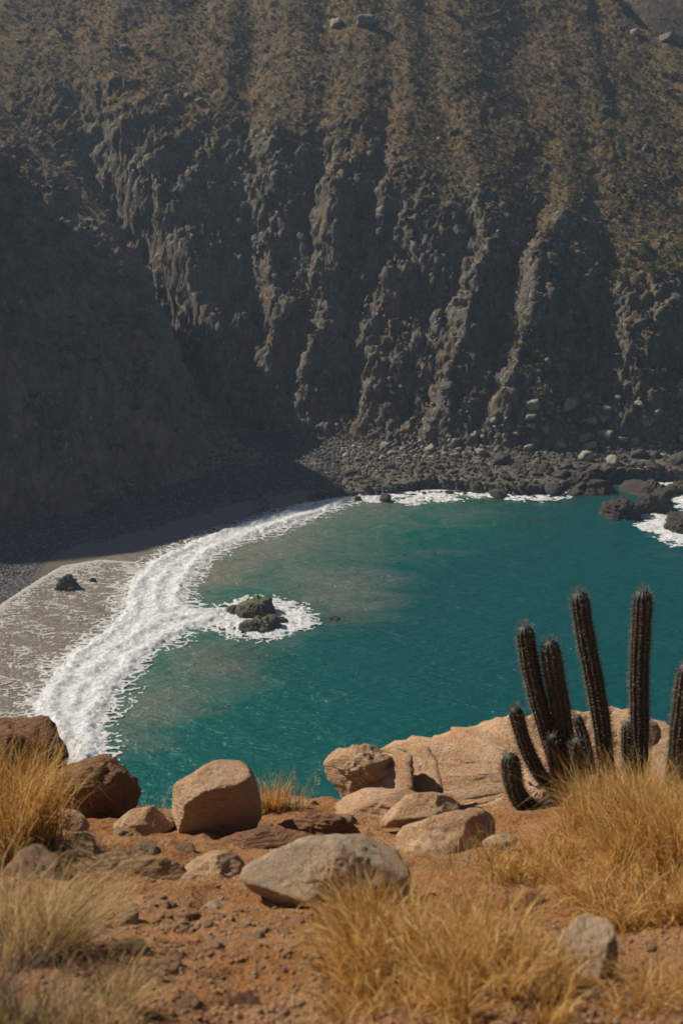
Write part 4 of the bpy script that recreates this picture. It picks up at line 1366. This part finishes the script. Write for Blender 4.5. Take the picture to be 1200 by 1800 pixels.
hero("boulder", [(310, 1520), (334, 1498), (388, 1493), (428, 1512), (432, 1545), (424, 1580), (380, 1590), (335, 1572), (318, 1548)], 4.75,
     [((-.3, -.55, .78), 26), ((.75, -.62, .0), 42), ((-.05, .0, 1), 44)], 'tan striped rock wedged beside the large pale grey boulder', M_rock_tan, 14, .8, 18, .045, strata=.018, sdir=(-.6, .1, .7))
hero("boulder", [(180, 1476), (200, 1452), (250, 1424), (300, 1416), (318, 1440), (305, 1478), (250, 1500), (190, 1496)], 5.8,
     [((-.2, -.55, .81), 26)], 'low smooth tan rock left of the square boulder', M_rock_orange, 15, .8, 14, .035)
hero("boulder", [(62, 1452), (84, 1430), (120, 1422), (150, 1436), (157, 1456), (146, 1472), (100, 1482), (66, 1474)], 5.45,
     [((-.25, -.45, .86), 16), ((.85, -.5, .1), 34), ((.1, -.98, .0), 26)], 'small sunlit tan boulder before the dark boulder at the left', M_rock_tan, 16, .8, 18, .04)
hero("rock_slab", [(350, 1486), (372, 1462), (430, 1452), (520, 1462), (560, 1478), (520, 1512), (420, 1524), (362, 1516)], 5.5,
     [((.0, -.5, .86), 16)], 'reddish slab lying in the shade of the square boulder', M_rock_brown, 17, .7, 16, .04, cat='rock')
hero("boulder", [(486, 1452), (500, 1434), (560, 1428), (618, 1438), (634, 1446), (632, 1470), (580, 1486), (500, 1480)], 5.75,
     [((-.1, -.85, .4), 16)], 'crumbly dark brown earth block behind the large pale boulder', M_rock_brown, 18, .8, 14, .09, strata=.02)
hero("boulder", [(488, 1416), (504, 1405), (535, 1402), (566, 1412), (572, 1424), (540, 1440), (498, 1436)], 6.9, [((-.2, -.5, .84), 10)], 'low pale rock at the cliff edge beside the grass tuft', M_rock_tan, 19, .8, 14, .05, sub=4)
hero("boulder", [(980, 1668), (1008, 1632), (1046, 1606), (1072, 1610), (1082, 1650), (1088, 1700), (1088, 1738), (1040, 1756), (1010, 1738), (986, 1700)], 3.08,
     [((-.40, -.55, .73), 26), ((.75, -.6, -.25), 44), ((-.05, -.86, -.5), 52)], 'pale grey pointed stone leaning in the dry grass', M_rock_grey, 20, .8, 20, .04, sub=6, pits=.02)
hero("stone", [(1008, 1752), (1024, 1744), (1092, 1776), (1092, 1800), (1070, 1815), (1020, 1790)], 2.85, [((-.3, -.4, .86), 14), ((.2, -.95, .2), 16)], 'reddish flat stone lying under the pale pointed stone', M_stone_red, 21, .7, 18, .05, cat='stone')
hero("stone", [(352, 1598), (366, 1584), (388, 1583), (397, 1596), (386, 1608), (358, 1611)], 4.25, [((-.2, -.4, .9), 7), ((.3, -.95, .1), 12)], 'flat grey-green stone left of the large pale grey boulder', M_stone_slate, 22, .8, 22, .04, sub=4, cat='stone')
hero("stone", [(284, 1594), (298, 1580), (320, 1582), (322, 1596), (300, 1606)], 4.3, [((-.2, -.5, .84), 7)], 'small tan stone at the foot of the layered slab', M_stone_red, 23, .8, 18, .05, sub=4, cat='stone')
hero("stone", [(300, 1636), (318, 1606), (345, 1604), (352, 1626), (340, 1648), (310, 1650)], 4.0, [((-.6, -.5, .62), 10), ((.8, -.6, 0), 12)], 'angular dark-sided stone below the layered slab', M_rock_brown, 24, .8, 20, .06, sub=4, cat='stone')
hero("stone", [(126, 1668), (150, 1648), (208, 1628), (216, 1640), (206, 1668), (160, 1690), (132, 1688)], 3.75, [((-.25, -.3, .92), 13), ((.1, -.98, -.1), 20)], 'slanting flat tan stone near the left grass', M_rock_tan, 25, .7, 20, .05, sub=4, cat='stone')
hero("stone", [(410, 1702), (420, 1696), (480, 1698), (496, 1710), (490, 1724), (430, 1722)], 3.4, [((-.05, -.3, .95), 6), ((.1, -.98, -.2), 14)], 'thin flat brown stone casting a dark shadow on open soil', M_stone_red, 26, .6, 20, .05, sub=4, cat='stone')
hero("stone", [(556, 1770), (566, 1758), (600, 1756), (610, 1772), (606, 1812), (562, 1816)], 3.0, [((.2, -.95, .2), 10)], 'dark brown stone at the bottom edge of the soil', M_rock_shore, 27, .8, 20, .05, sub=4, cat='stone')
hero("stone", [(206, 1600), (232, 1590), (244, 1604), (240, 1640), (215, 1636)], 4.0, [((-.4, -.6, .7), 10)], 'upright brown stone beside the layered slab', M_rock_layer, 28, .8, 18, .06, sub=4, cat='stone')
hero("stone", [(1086, 1260), (1104, 1250), (1150, 1266), (1160, 1300), (1120, 1330), (1088, 1310)], 7.1, [((-.2, -.5, .84), 14)], 'rounded tan stone between the two right-hand cacti', M_rock_tan, 29, .8, 16, .05, sub=4, cat='stone')

big_var = [make_mesh("stone", *rock_variant(240 + i, 4, [.5, .38, .6, .45][i % 4], .07, 9, 34), [M_rock_tan, M_rock_orange, M_rock_layer, M_stone_red, M_rock_brown][i % 5]) for i in range(10)]
for i_, (a, b, w_, lab) in enumerate([
        (60, 1540, 110, 'half buried brown rock in the shade of the left grass'), (150, 1500, 70, 'flat half buried rock at the back edge of the layered slab'),
        (236, 1668, 60, 'half buried tan slab right of the slanting flat stone'), (300, 1700, 46, 'low reddish stone in open soil left of the thin flat stone'),
        (168, 1735, 52, 'flat brown stone in front of the bottom left grass'), (450, 1650, 40, 'small half buried stone just below the large pale boulder'),
        (540, 1700, 46, 'flat reddish stone left of the big golden grass clump'), (620, 1735, 38, 'angular tan stone at the left foot of the big golden grass'),
        (372, 1668, 44, 'brown stone in the soil above the thin flat stone'), (424, 1768, 54, 'flat half buried stone at the bottom edge left of the dark stone'),
        (330, 1772, 48, 'tan stone at the bottom edge beside the bleached grass'), (500, 1640, 26, 'little pale stone under the overhang of the large pale boulder'),
        (465, 1566 - 100, 60, 'low slab edge peeping from behind the large pale boulder'), (640, 1500, 60, 'half buried reddish rock right behind the large pale boulder'),
        (740, 1470, 60, 'low tan rock between the crumbly slab and the wedge shaped rock'), (600, 1450, 70, 'low tan rock in front of the crumbly brown slab'),
        (250, 1500, 60, 'low brown rock behind the middle of the layered slab'), (440, 1440, 50, 'low tan rock at the right foot of the square boulder'),
        (906, 1640, 34, 'brown stone on bare soil left of the pointed stone'), (940, 1590, 40, 'half buried stone on the bare soil patch among the grass'),
        (1120, 1770, 60, 'tan stone at the bottom right in the shade of the pointed stone'), (275, 1440, 46, 'tan stone wedged between the low smooth rock and the square boulder'), (330, 1496, 40, 'reddish stone at the front foot of the square boulder'),
        (640, 1412, 50, 'tan stone under the jutting end block of the ledge'), (560, 1440, 44, 'small tan stone at the cliff edge behind the brown earth block'),
        (110, 1490, 54, 'brown stone before the small sunlit boulder at left'), (215, 1470, 44, 'low brown stone left of the low smooth rock'),
        (880, 1500, 40, 'tan stone beside the small grey stone near the wedge shaped rock'), (820, 1415, 60, 'flat tan rock at the foot of the broad ledge'),
        (20, 1470, 90, 'dark brown rock buried under the left golden grass')]):
    P = g_hit(a, b)
    s_ = w_ / FPX * np.linalg.norm(P - CAM) / 2
    put("stone", big_var[i_ % 10], (P[0], P[1], P[2] + s_ * .02), s_, (random.uniform(-.3, .1), random.uniform(-.25, .25), random.uniform(0, 6.3)), lab, 'stone')

chip_var = [make_mesh("stone", *rock_variant(200 + i, 3, [.5, .65, .35, .45][i % 4], .08, 8, 30), [M_stone_red, M_rock_tan, M_stone_red, M_stone_slate][i % 4], smooth=False) for i in range(12)]


def put_chip(px, py, w_px, label, group):
    P = g_hit(px, py)
    if P[1] > 7.2:
        return
    s = w_px / FPX * np.linalg.norm(P - CAM) / 2
    put("stone", random.choice(chip_var), (P[0], P[1], P[2] + s * .12), s, (random.uniform(-.4, .4), random.uniform(-.4, .4), random.uniform(0, 6.3)), label, 'stone', group)


n_ok = 0
while n_ok < 170:
    px, py = random.uniform(120, 1190), random.uniform(1590, 1795)
    if px > 640 and random.random() < .6:
        continue
    if py < 1600 + max(0, (px - 420)) * .05 and random.random() < .6:
        continue
    w_px_ = 8 + 20 * random.random() ** 2.6
    put_chip(px, py, w_px_, '%s loose stone on the soil, ' % size_word(w_px_, 11, 17) + ('at the bottom edge' if py > 1745 else ('in the open middle' if py > 1670 else 'close below the boulders')) + (' near the left grass' if px < 300 else (' below the large pale boulder' if px < 480 else (' beside the golden grass' if px < 700 else ' among the right-hand grass'))), 'small stones on the reddish soil')
    n_ok += 1
n_ok = 0
while n_ok < 46:
    px, py = random.uniform(270, 430), random.uniform(1575, 1640)
    put_chip(px, py, 8 + 14 * random.random() ** 2, ('stone chip close under the front of the layered slab' if py < 1605 else 'stone chip in the rubble below the layered slab') + (', towards the large pale boulder' if px > 360 else ''), 'stone chips below the layered slab')
    n_ok += 1


def samp_fg(n, r_):
    out = []
    while len(out) < n:
        px, py = r_.uniform(60, 1200), 1480 + 330 * math.sqrt(r_.rand())
        P = g_hit(px, py)
        if P[1] < 7.1:
            out.append(P)
    return np.array(out)


scatter("gravel", 2600, samp_fg, lambda r_, p: (.0035 + .009 * r_.rand() ** 2.5), M_stone_red, 'fine reddish gravel strewn over the soil', 9)
scatter("gravel", 300, samp_fg, lambda r_, p: (.003 + .008 * r_.rand() ** 2.5), M_stone_slate, 'fine grey gravel strewn over the soil', 10)


# ------------------------------------------------------------------ dry grass
def blades(bases, length, lean, droop, width, seed, segs=5, out_center=None, wind=(-.1, 0)):
    r_ = np.random.RandomState(seed)
    n = len(bases)
    az = r_.uniform(0, 6.283, n)
    if out_center is not None:
        d0 = bases[:, :2] - np.asarray(out_center)[:2]
        az = np.where(r_.rand(n) < .5, np.arctan2(d0[:, 1], d0[:, 0]) + r_.normal(0, .8, n), az)
    L = length(r_, n)
    ln = np.abs(r_.normal(lean, lean * .6, n))
    dr = np.abs(r_.normal(droop, droop * .6, n))
    dirx, diry = np.cos(az) + wind[0], np.sin(az) + wind[1]
    s = np.linspace(0, 1, segs + 1)
    ang = ln[:, None] + dr[:, None] * s[None] ** 1.5
    dx = np.sin(ang)
    dz = np.cos(ang)
    step = (L / segs)[:, None]
    rx = np.concatenate([np.zeros((n, 1)), np.cumsum(dx[:, :-1] * step, 1)], 1)
    rz = np.concatenate([np.zeros((n, 1)), np.cumsum(dz[:, :-1] * step, 1)], 1)
    curl = (r_.rand(n) < .3) * r_.uniform(.6, 2.2, n)
    ang = ang + (curl[:, None] * np.maximum(s[None] - .45, 0) * 2.2)
    dx, dz = np.sin(ang), np.cos(ang)
    rx = np.concatenate([np.zeros((n, 1)), np.cumsum(dx[:, :-1] * step, 1)], 1)
    rz = np.concatenate([np.zeros((n, 1)), np.cumsum(dz[:, :-1] * step, 1)], 1)
    kink = np.cumsum(r_.normal(0, .03, (n, segs + 1)), 1) * s[None] * L[:, None] * 1.6
    cx = bases[:, 0:1] + rx * dirx[:, None] - kink * diry[:, None]
    cy = bases[:, 1:2] + rx * diry[:, None] + kink * dirx[:, None]
    cz = bases[:, 2:3] + rz
    tw = r_.uniform(0, 3.14, n)
    wx_, wy_ = np.cos(tw), np.sin(tw)
    W = (width * r_.uniform(.6, 1.4, n))[:, None] * (1 - s[None] ** 1.6 * .92) / 2
    A = np.stack([cx - W * wx_[:, None], cy - W * wy_[:, None], cz], -1)
    B = np.stack([cx + W * wx_[:, None], cy + W * wy_[:, None], cz], -1)
    V = np.stack([A, B], 2).reshape(n, -1, 3)
    k_ = np.arange(segs) * 2
    fc = np.stack([k_, k_ + 1, k_ + 3, k_ + 2], 1)
    Fc = (fc[None] + (np.arange(n) * 2 * (segs + 1))[:, None, None]).reshape(-1, 4)
    tint = np.clip(r_.normal(.47, .3, n), 0, 1)[:, None] + .22 * (s[None] - .4)
    tint = np.repeat(np.clip(tint, 0, 1), 2, axis=1)
    return V.reshape(-1, 3), Fc, tint.ravel()


def tuft(name, px, py, rad_px, n, h_px, label, mat, seed, lean=.3, droop=.8, width=.0026, elong=(1, 1), P=None, group=None, wind=(-.1, 0), clumps=0):
    r_ = np.random.RandomState(seed)
    C = g_hit(px, py) if P is None else np.asarray(P)
    k_ = ((C - CAM) @ FW) / FPX
    rad = rad_px * k_
    a = r_.uniform(0, 6.283, n)
    r = rad * np.sqrt(r_.rand(n))
    b = np.stack([C[0] + r * np.cos(a) * elong[0], C[1] + r * np.sin(a) * elong[1]], 1)
    if clumps:
        cc = np.stack([C[0] + rad * elong[0] * r_.uniform(-1, 1, clumps), C[1] + rad * elong[1] * r_.uniform(-1, 1, clumps)], 1)
        pick = r_.randint(0, clumps, n)
        b = cc[pick] + r_.normal(0, rad * .13, (n, 2))
    z = ground_h(b[:, 0], b[:, 1]) if P is None else np.full(n, C[2])
    B = np.column_stack([b, z - .01])
    H = h_px * k_
    V, Fc, T = blades(B, lambda q, m: H * np.clip(q.normal(.72, .25, m), .2, 1.25), lean, droop, width, seed, out_center=C, wind=wind)
    o = mesh_obj(name, V, Fc, mat, smooth=False, attrs={'tint': T}, loc=C, label=label, cat='grass', group=group)
    return o


# central foreground clump, right-hand mass, left-hand mass: each clump a thing
tuft("grass_tuft", 760, 1700, 135, 3600, 185, 'big golden dry grass clump in front of the large pale boulder', M_grass, 41, .38, .9, .0036, (1, 1.2), clumps=30)
tuft("grass_tuft", 880, 1745, 110, 1700, 140, 'golden grass clump left of the pale pointed stone', M_grass, 42, .45, .9, .0034, (1, 1.2), clumps=18)
tuft("grass_tuft", 700, 1790, 110, 700, 95, 'sparse dry grass clump at the bottom edge below the big clump', M_grass, 43, .5, 1.0, .003, (1.2, 1), clumps=12)
tuft("grass_tuft", 960, 1530, 95, 1500, 85, 'short golden grass clump right of the wedge shaped rock', M_grass, 44, .5, 1.1, .0032, (1, 1.1), clumps=18)
tuft("grass_tuft", 1085, 1480, 85, 2600, 150, 'tall golden grass clump growing around the middle cactus', M_grass, 45, .2, .7, .004, (1, 1.3), clumps=22)
tuft("grass_tuft", 1190, 1520, 80, 2600, 190, 'tall golden grass clump under the right edge cactus', M_grass, 46, .25, .9, .004, (1, 1.2), clumps=20)
tuft("grass_tuft", 1035, 1450, 40, 420, 62, 'grass clump covering the foot of the many-armed cactus', M_grass, 47, .4, .9, .0036, (1, 1), clumps=9)
tuft("grass_tuft", 1140, 1610, 85, 1500, 120, 'drooping golden grass clump above the pointed stone', M_grass, 48, .5, 1.5, .0036, (1, 1.1), clumps=14)
tuft("grass_tuft", 1160, 1745, 90, 600, 120, 'dry grass clump right of the pale pointed stone', M_grass, 49, .6, 1.1, .003, (1, 1), clumps=10)
tuft("grass_tuft", 1090, 1375, 45, 420, 95, 'short grass clump between the two tall straight cacti', M_grass_pale, 50, .25, .6, .0036, (1, .7), clumps=7)
tuft("grass_tuft", -15, 1500, 100, 2600, 235, 'tall golden grass clump before the dark boulder at far left', M_grass, 51, .22, .8, .004, (1, .9), clumps=20)
tuft("grass_tuft", 0, 1670, 120, 1700, 200, 'bleached leaning grass clump at the left edge', M_grass_pale, 52, .35, .5, .0028, (1, 1), wind=(.5, 0), clumps=18)
tuft("grass_tuft", 70, 1800, 120, 1100, 140, 'blurred bleached grass clump in the bottom left corner', M_grass_pale, 53, .4, .6, .0024, (1.2, 1), wind=(.3, 0), clumps=18)
tuft("grass_tuft", 10, 1800, 80, 700, 180, 'dark dead twiggy grass clump in the bottom left corner', M_twig, 54, .4, .5, .0022, (1, 1), wind=(.4, 0), clumps=8)
tuft("grass_tuft", 478, 1424, 26, 360, 72, 'small backlit golden grass tuft at the cliff edge behind the square boulder', M_grass, 55, .2, .5, .0036, (1, .6))
tuft("grass_tuft", 520, 1424, 20, 60, 80, 'thin dry stalks at the cliff edge right of the backlit tuft', M_grass_pale, 56, .3, .4, .003, (1, .6))
tuft("grass_tuft", 270, 1428, 22, 36, 45, 'thin dry stalks in the gap left of the square boulder', M_grass_pale, 57, .2, .4, .003, (1, .6))
tuft("grass_tuft", 610, 1640, 40, 260, 60, 'low withered grass tuft under the right end of the large pale boulder', M_grass, 58, .6, 1.2, .003, (1, 1), clumps=5)
tuft("grass_tuft", 800, 1525, 40, 120, 80, 'few loose dry stalks before the wedge shaped rock', M_grass_pale, 59, .4, .8, .0026, (1, .8))
tuft("grass_tuft", 190, 1580, 60, 60, 90, 'few thin bent stalks over the layered rock slab', M_grass_pale, 60, .5, .5, .0026, (1, 1), wind=(.4, 0))
tuft("grass_tuft", 1060, 1560, 80, 900, 90, 'short matted golden grass clump between the cactus grass and the pointed stone', M_grass, 61, .6, 1.2, .0036, (1, 1.1), clumps=16)
tuft("grass_tuft", 1010, 1490, 70, 800, 85, 'curled golden grass clump below the curled cactus arm', M_grass, 62, .5, 1.2, .0036, (1, 1.1), clumps=14)
tuft("grass_tuft", 1150, 1440, 60, 1000, 130, 'upright golden grass clump before the tallest straight cactus', M_grass, 63, .2, .8, .004, (1, 1.1), clumps=12)
tuft("grass_tuft", 1130, 1530, 70, 1100, 120, 'thick golden grass clump in the middle of the right-hand bank', M_grass, 64, .35, 1.0, .004, (1, 1.2), clumps=14)
tuft("grass_tuft", 1195, 1620, 60, 700, 120, 'golden grass clump at the right edge above the pointed stone', M_grass, 65, .35, 1.1, .0038, (1, 1.2), clumps=10)
# scattered straw over the soil
r_ = np.random.RandomState(91)
bs = []
while len(bs) < 900:
    px, py = r_.uniform(40, 1190), r_.uniform(1480, 1798)
    P = g_hit(px, py)
    if P[1] < 7:
        bs.append(P)
V, Fc, T = blades(np.array(bs), lambda q, m: q.uniform(.02, .09, m), 1.1, .6, .0022, 92)
mesh_obj("straw", V, Fc, M_grass_pale, smooth=False, attrs={'tint': T}, kind='stuff', label='loose straw and short stalks lying on the soil')


r_ = np.random.RandomState(17)
for i_, (a, b, h_) in enumerate([(104, 1480, 120), (1066, 1420, 150), (850, 1600, 120), (430, 1450, 60), (535, 1420, 90)]):
    P = g_hit(a, b)
    k_ = ((P - CAM) @ FW) / FPX
    bs = np.array([P + (r_.normal(0, .03), r_.normal(0, .03), 0) for _ in range(5)])
    V, Fc, T = blades(bs, lambda q, m: h_ * k_ * q.uniform(.6, 1.1, m), .18, .5, .003, 200 + i_)
    st = mesh_obj("grass_stalk", V, Fc, M_grass_pale, smooth=False, attrs={'tint': T}, loc=P, label=['thin seeding stalks beside the small sunlit boulder at left', 'seeding stalks rising between the leaning and the tallest cactus', 'seeding stalks above the big golden clump', 'short seeding stalks against the square boulder', 'tallest seeding stalks at the cliff edge by the backlit tuft'][i_], cat='grass')
    tips = V.reshape(5, -1, 3)[:, -1]
    hv, hf, ht = [], [], []
    for tp in tips:
        for q in range(14):
            c = tp - (0, 0, .004 * q) + r_.normal(0, .003, 3)
            d1, d2 = r_.normal(0, .0045, 3) + (0, 0, .006), r_.normal(0, .003, 3)
            n0 = len(hv)
            hv += [c, c + d2, c + d1]
            hf.append([n0, n0 + 1, n0 + 2])
            ht += [r_.uniform(.5, 1)] * 3
    mesh_obj("seed_head", np.array(hv) - P, np.array(hf), M_grass_pale, st, smooth=False, attrs={'tint': ht}, kind='stuff')

# ------------------------------------------------------------------ cacti
def stem_mesh(path, rad, ribs=11, seed=0):
    path = np.asarray(path, float)
    # smooth resample
    t = np.linspace(0, 1, len(path))
    m = 60
    tt = np.linspace(0, 1, m)
    co = np.stack([np.interp(tt, t, path[:, i]) for i in range(3)], 1)
    for _ in range(40):
        co[1:-1] = .5 * co[1:-1] + .25 * (co[:-2] + co[2:])
    seg = np.linalg.norm(np.diff(co, axis=0), axis=1)
    L = np.concatenate([[0], np.cumsum(seg)])
    # extra rings near the tip
    cap = rad * 1.15
    s_ = np.concatenate([np.linspace(0, L[-1] - cap, 54), L[-1] - cap * (1 - np.sin(np.linspace(.12, math.pi / 2, 9)))])
    co = np.stack([np.interp(s_, L, co[:, i]) for i in range(3)], 1)
    m = len(s_)
    x = np.clip((s_ - (L[-1] - cap)) / cap, 0, 1)
    R = rad * np.sqrt(np.maximum(1 - x ** 2, .002)) * (1 - .12 * np.clip(1 - s_ / (L[-1] * .25), 0, 1))
    R = R * (1 + .025 * np.sin(s_ * 31 + seed))
    sides = ribs * 6
    tan = np.gradient(co, axis=0)
    tan /= np.linalg.norm(tan, axis=1, keepdims=True)
    A = np.cross(tan, (0.05, 1, 0.02))
    A /= np.linalg.norm(A, axis=1, keepdims=True)
    Bv = np.cross(tan, A)
    an = np.linspace(0, 2 * math.pi, sides, endpoint=False) + seed
    ribp = np.abs(np.cos(an * ribs / 2 - seed * ribs / 2))
    prof_ = .83 + .17 * ribp ** .8
    V = co[:, None] + (R[:, None] * prof_[None])[..., None] * (np.cos(an)[None, :, None] * A[:, None] + np.sin(an)[None, :, None] * Bv[:, None])
    idx = np.arange(m * sides).reshape(m, sides)
    Fc = np.stack([idx[:-1], np.roll(idx[:-1], -1, 1), np.roll(idx[1:], -1, 1), idx[1:]], -1).reshape(-1, 4)
    V = V.reshape(-1, 3)
    rib = np.tile(ribp, m)
    # spines
    r_ = np.random.RandomState(int(seed * 100) + 5)
    sv, sf, st = [], [], []
    ra = seed + 2 * math.pi * np.arange(ribs) / ribs
    for q in range(ribs):
        sp = np.arange(.02 + .012 * r_.rand(), L[-1] - .004, .021)
        for s in sp:
            c = np.array([np.interp(s, s_, co[:, i]) for i in range(3)])
            i0 = min(np.searchsorted(s_, s), m - 1)
            rr = np.interp(s, s_, R)
            nrm = math.cos(ra[q]) * A[i0] + math.sin(ra[q]) * Bv[i0]
            tipf = np.clip((s - (L[-1] - cap)) / cap, 0, 1)
            nrm = unit(nrm * (1 - tipf * .75) + tan[i0] * tipf)
            base = c + nrm * rr * .99
            side = np.cross(nrm, tan[i0])
            for j in range(9):
                dd = unit(nrm * r_.uniform(.5, 1.2) + tan[i0] * r_.normal(0, .55) + side * r_.normal(0, .55))
                ln = r_.uniform(.010, .034)
                wv = unit(np.cross(dd, r_.normal(size=3))) * .0011
                k_ = len(sv)
                sv += [base - wv, base + wv, base + dd * ln]
                sf.append([k_, k_ + 1, k_ + 2])
                st += [r_.uniform(.1, .9)] * 3
    return V, Fc, rib, np.array(sv), np.array(sf), st


def cactus(base_px, y, stems, label):
    C = at_y(*base_px, y)
    root = empty("cactus", C, label, 'cactus')
    for i, (pts, w_px, dy) in enumerate(stems):
        n = len(pts)
        path = [at_y(a, b, y + dy * (j / (n - 1))) for j, (a, b) in enumerate(pts)]
        k_ = ((path[0] - CAM) @ FW) / FPX
        v, f, rib, sv, sf, st = stem_mesh(path, w_px * .92 * k_ / 2, 11 if w_px > 26 else 9, .7 * i + len(stems) * .37)
        s = mesh_obj("stem", v - C, f, M_cactus, root, attrs={'rib': rib})
        mesh_obj("spines", sv - C, sf, M_spine, s, smooth=False, attrs={'tint': st}, kind='stuff')
    b = stems[0][0][0]
    p0 = at_y(b[0], b[1] + 6, y)
    p0[2] = ground_h(p0[0:1], p0[1:2])[0] - .03
    p1 = at_y(b[0], b[1] - 40, y)
    V_, F_ = tube([p0 - C, (p0 * .5 + p1 * .5) - C + (.01, 0, 0), p1 - C], [.062, .05, .034], 12)
    mesh_obj("woody_base", V_, F_, M_wood_dark, root)
    return root


cactus((985, 1395), 6.75, [
    ([(992, 1400), (972, 1320), (944, 1230), (927, 1150), (921, 1100)], 33, .0),
    ([(1000, 1400), (996, 1330), (984, 1240), (970, 1170), (965, 1126)], 37, -.06),
    ([(985, 1395), (952, 1370), (925, 1320), (910, 1270), (904, 1244)], 27, -.08),
    ([(1000, 1390), (965, 1418), (930, 1426), (904, 1395), (898, 1355), (896, 1326)], 36, -.15),
    ([(1010, 1410), (1018, 1380), (1018, 1330), (1016, 1298)], 34, -.16),
    ([(992, 1390), (978, 1350), (974, 1310), (972, 1292)], 26, -.1),
    ([(1040, 1360), (1030, 1310), (1016, 1270), (1011, 1256)], 20, .1),
], 'many-armed dark cactus with a curled lower arm in front of the ledge')
cactus((1095, 1370), 6.85, [
    ([(1068, 1390), (1060, 1290), (1043, 1190), (1026, 1110), (1017, 1040)], 34, .05),
], 'tall dark cactus column leaning left in the middle of the group')
cactus((1125, 1370), 6.9, [
    ([(1124, 1390), (1124, 1290), (1122, 1190), (1126, 1110), (1130, 1037)], 35, .0),
    ([(1105, 1370), (1102, 1320), (1102, 1290), (1102, 1268)], 24, .05),
], 'tallest straight upright cactus with one short stub at its foot')
cactus((1200, 1410), 6.5, [
    ([(1186, 1420), (1188, 1340), (1196, 1260), (1204, 1200), (1209, 1166)], 36, .0),
    ([(1230, 1420), (1240, 1340), (1250, 1260)], 34, .1),
], 'dark cactus cut off by the right edge of the view')

# ------------------------------------------------------------------ sea air
if HAZE_DENSITY > 0:
    bm = bmesh.new()
    bmesh.ops.create_cube(bm, size=1.0)
    lo, hi = np.array([-960.0, -520.0, -9.5]), np.array([960.0, 900.0, float(max(Z.max(), 60)) + 3.0])
    for v in bm.verts:
        v.co = Vector(tuple(lo + (np.array(v.co[:]) + .5) * (hi - lo)))
    me = bpy.data.meshes.new("haze")
    bm.to_mesh(me)
    bm.free()
    t = NT("sea_haze")
    vol = t.n("VolumePrincipled", {'Color': (0.60, 0.78, 1.0, 1), 'Density': HAZE_DENSITY, 'Anisotropy': 0.25})
    t.t.links.new(vol.outputs[0], t.out.inputs[1])
    me.materials.append(t.m)
    o = bpy.data.objects.new("haze", me)
    COL.objects.link(o)
    tag(o, 'thin bluish sea haze hanging in the cove', None, None, 'stuff')
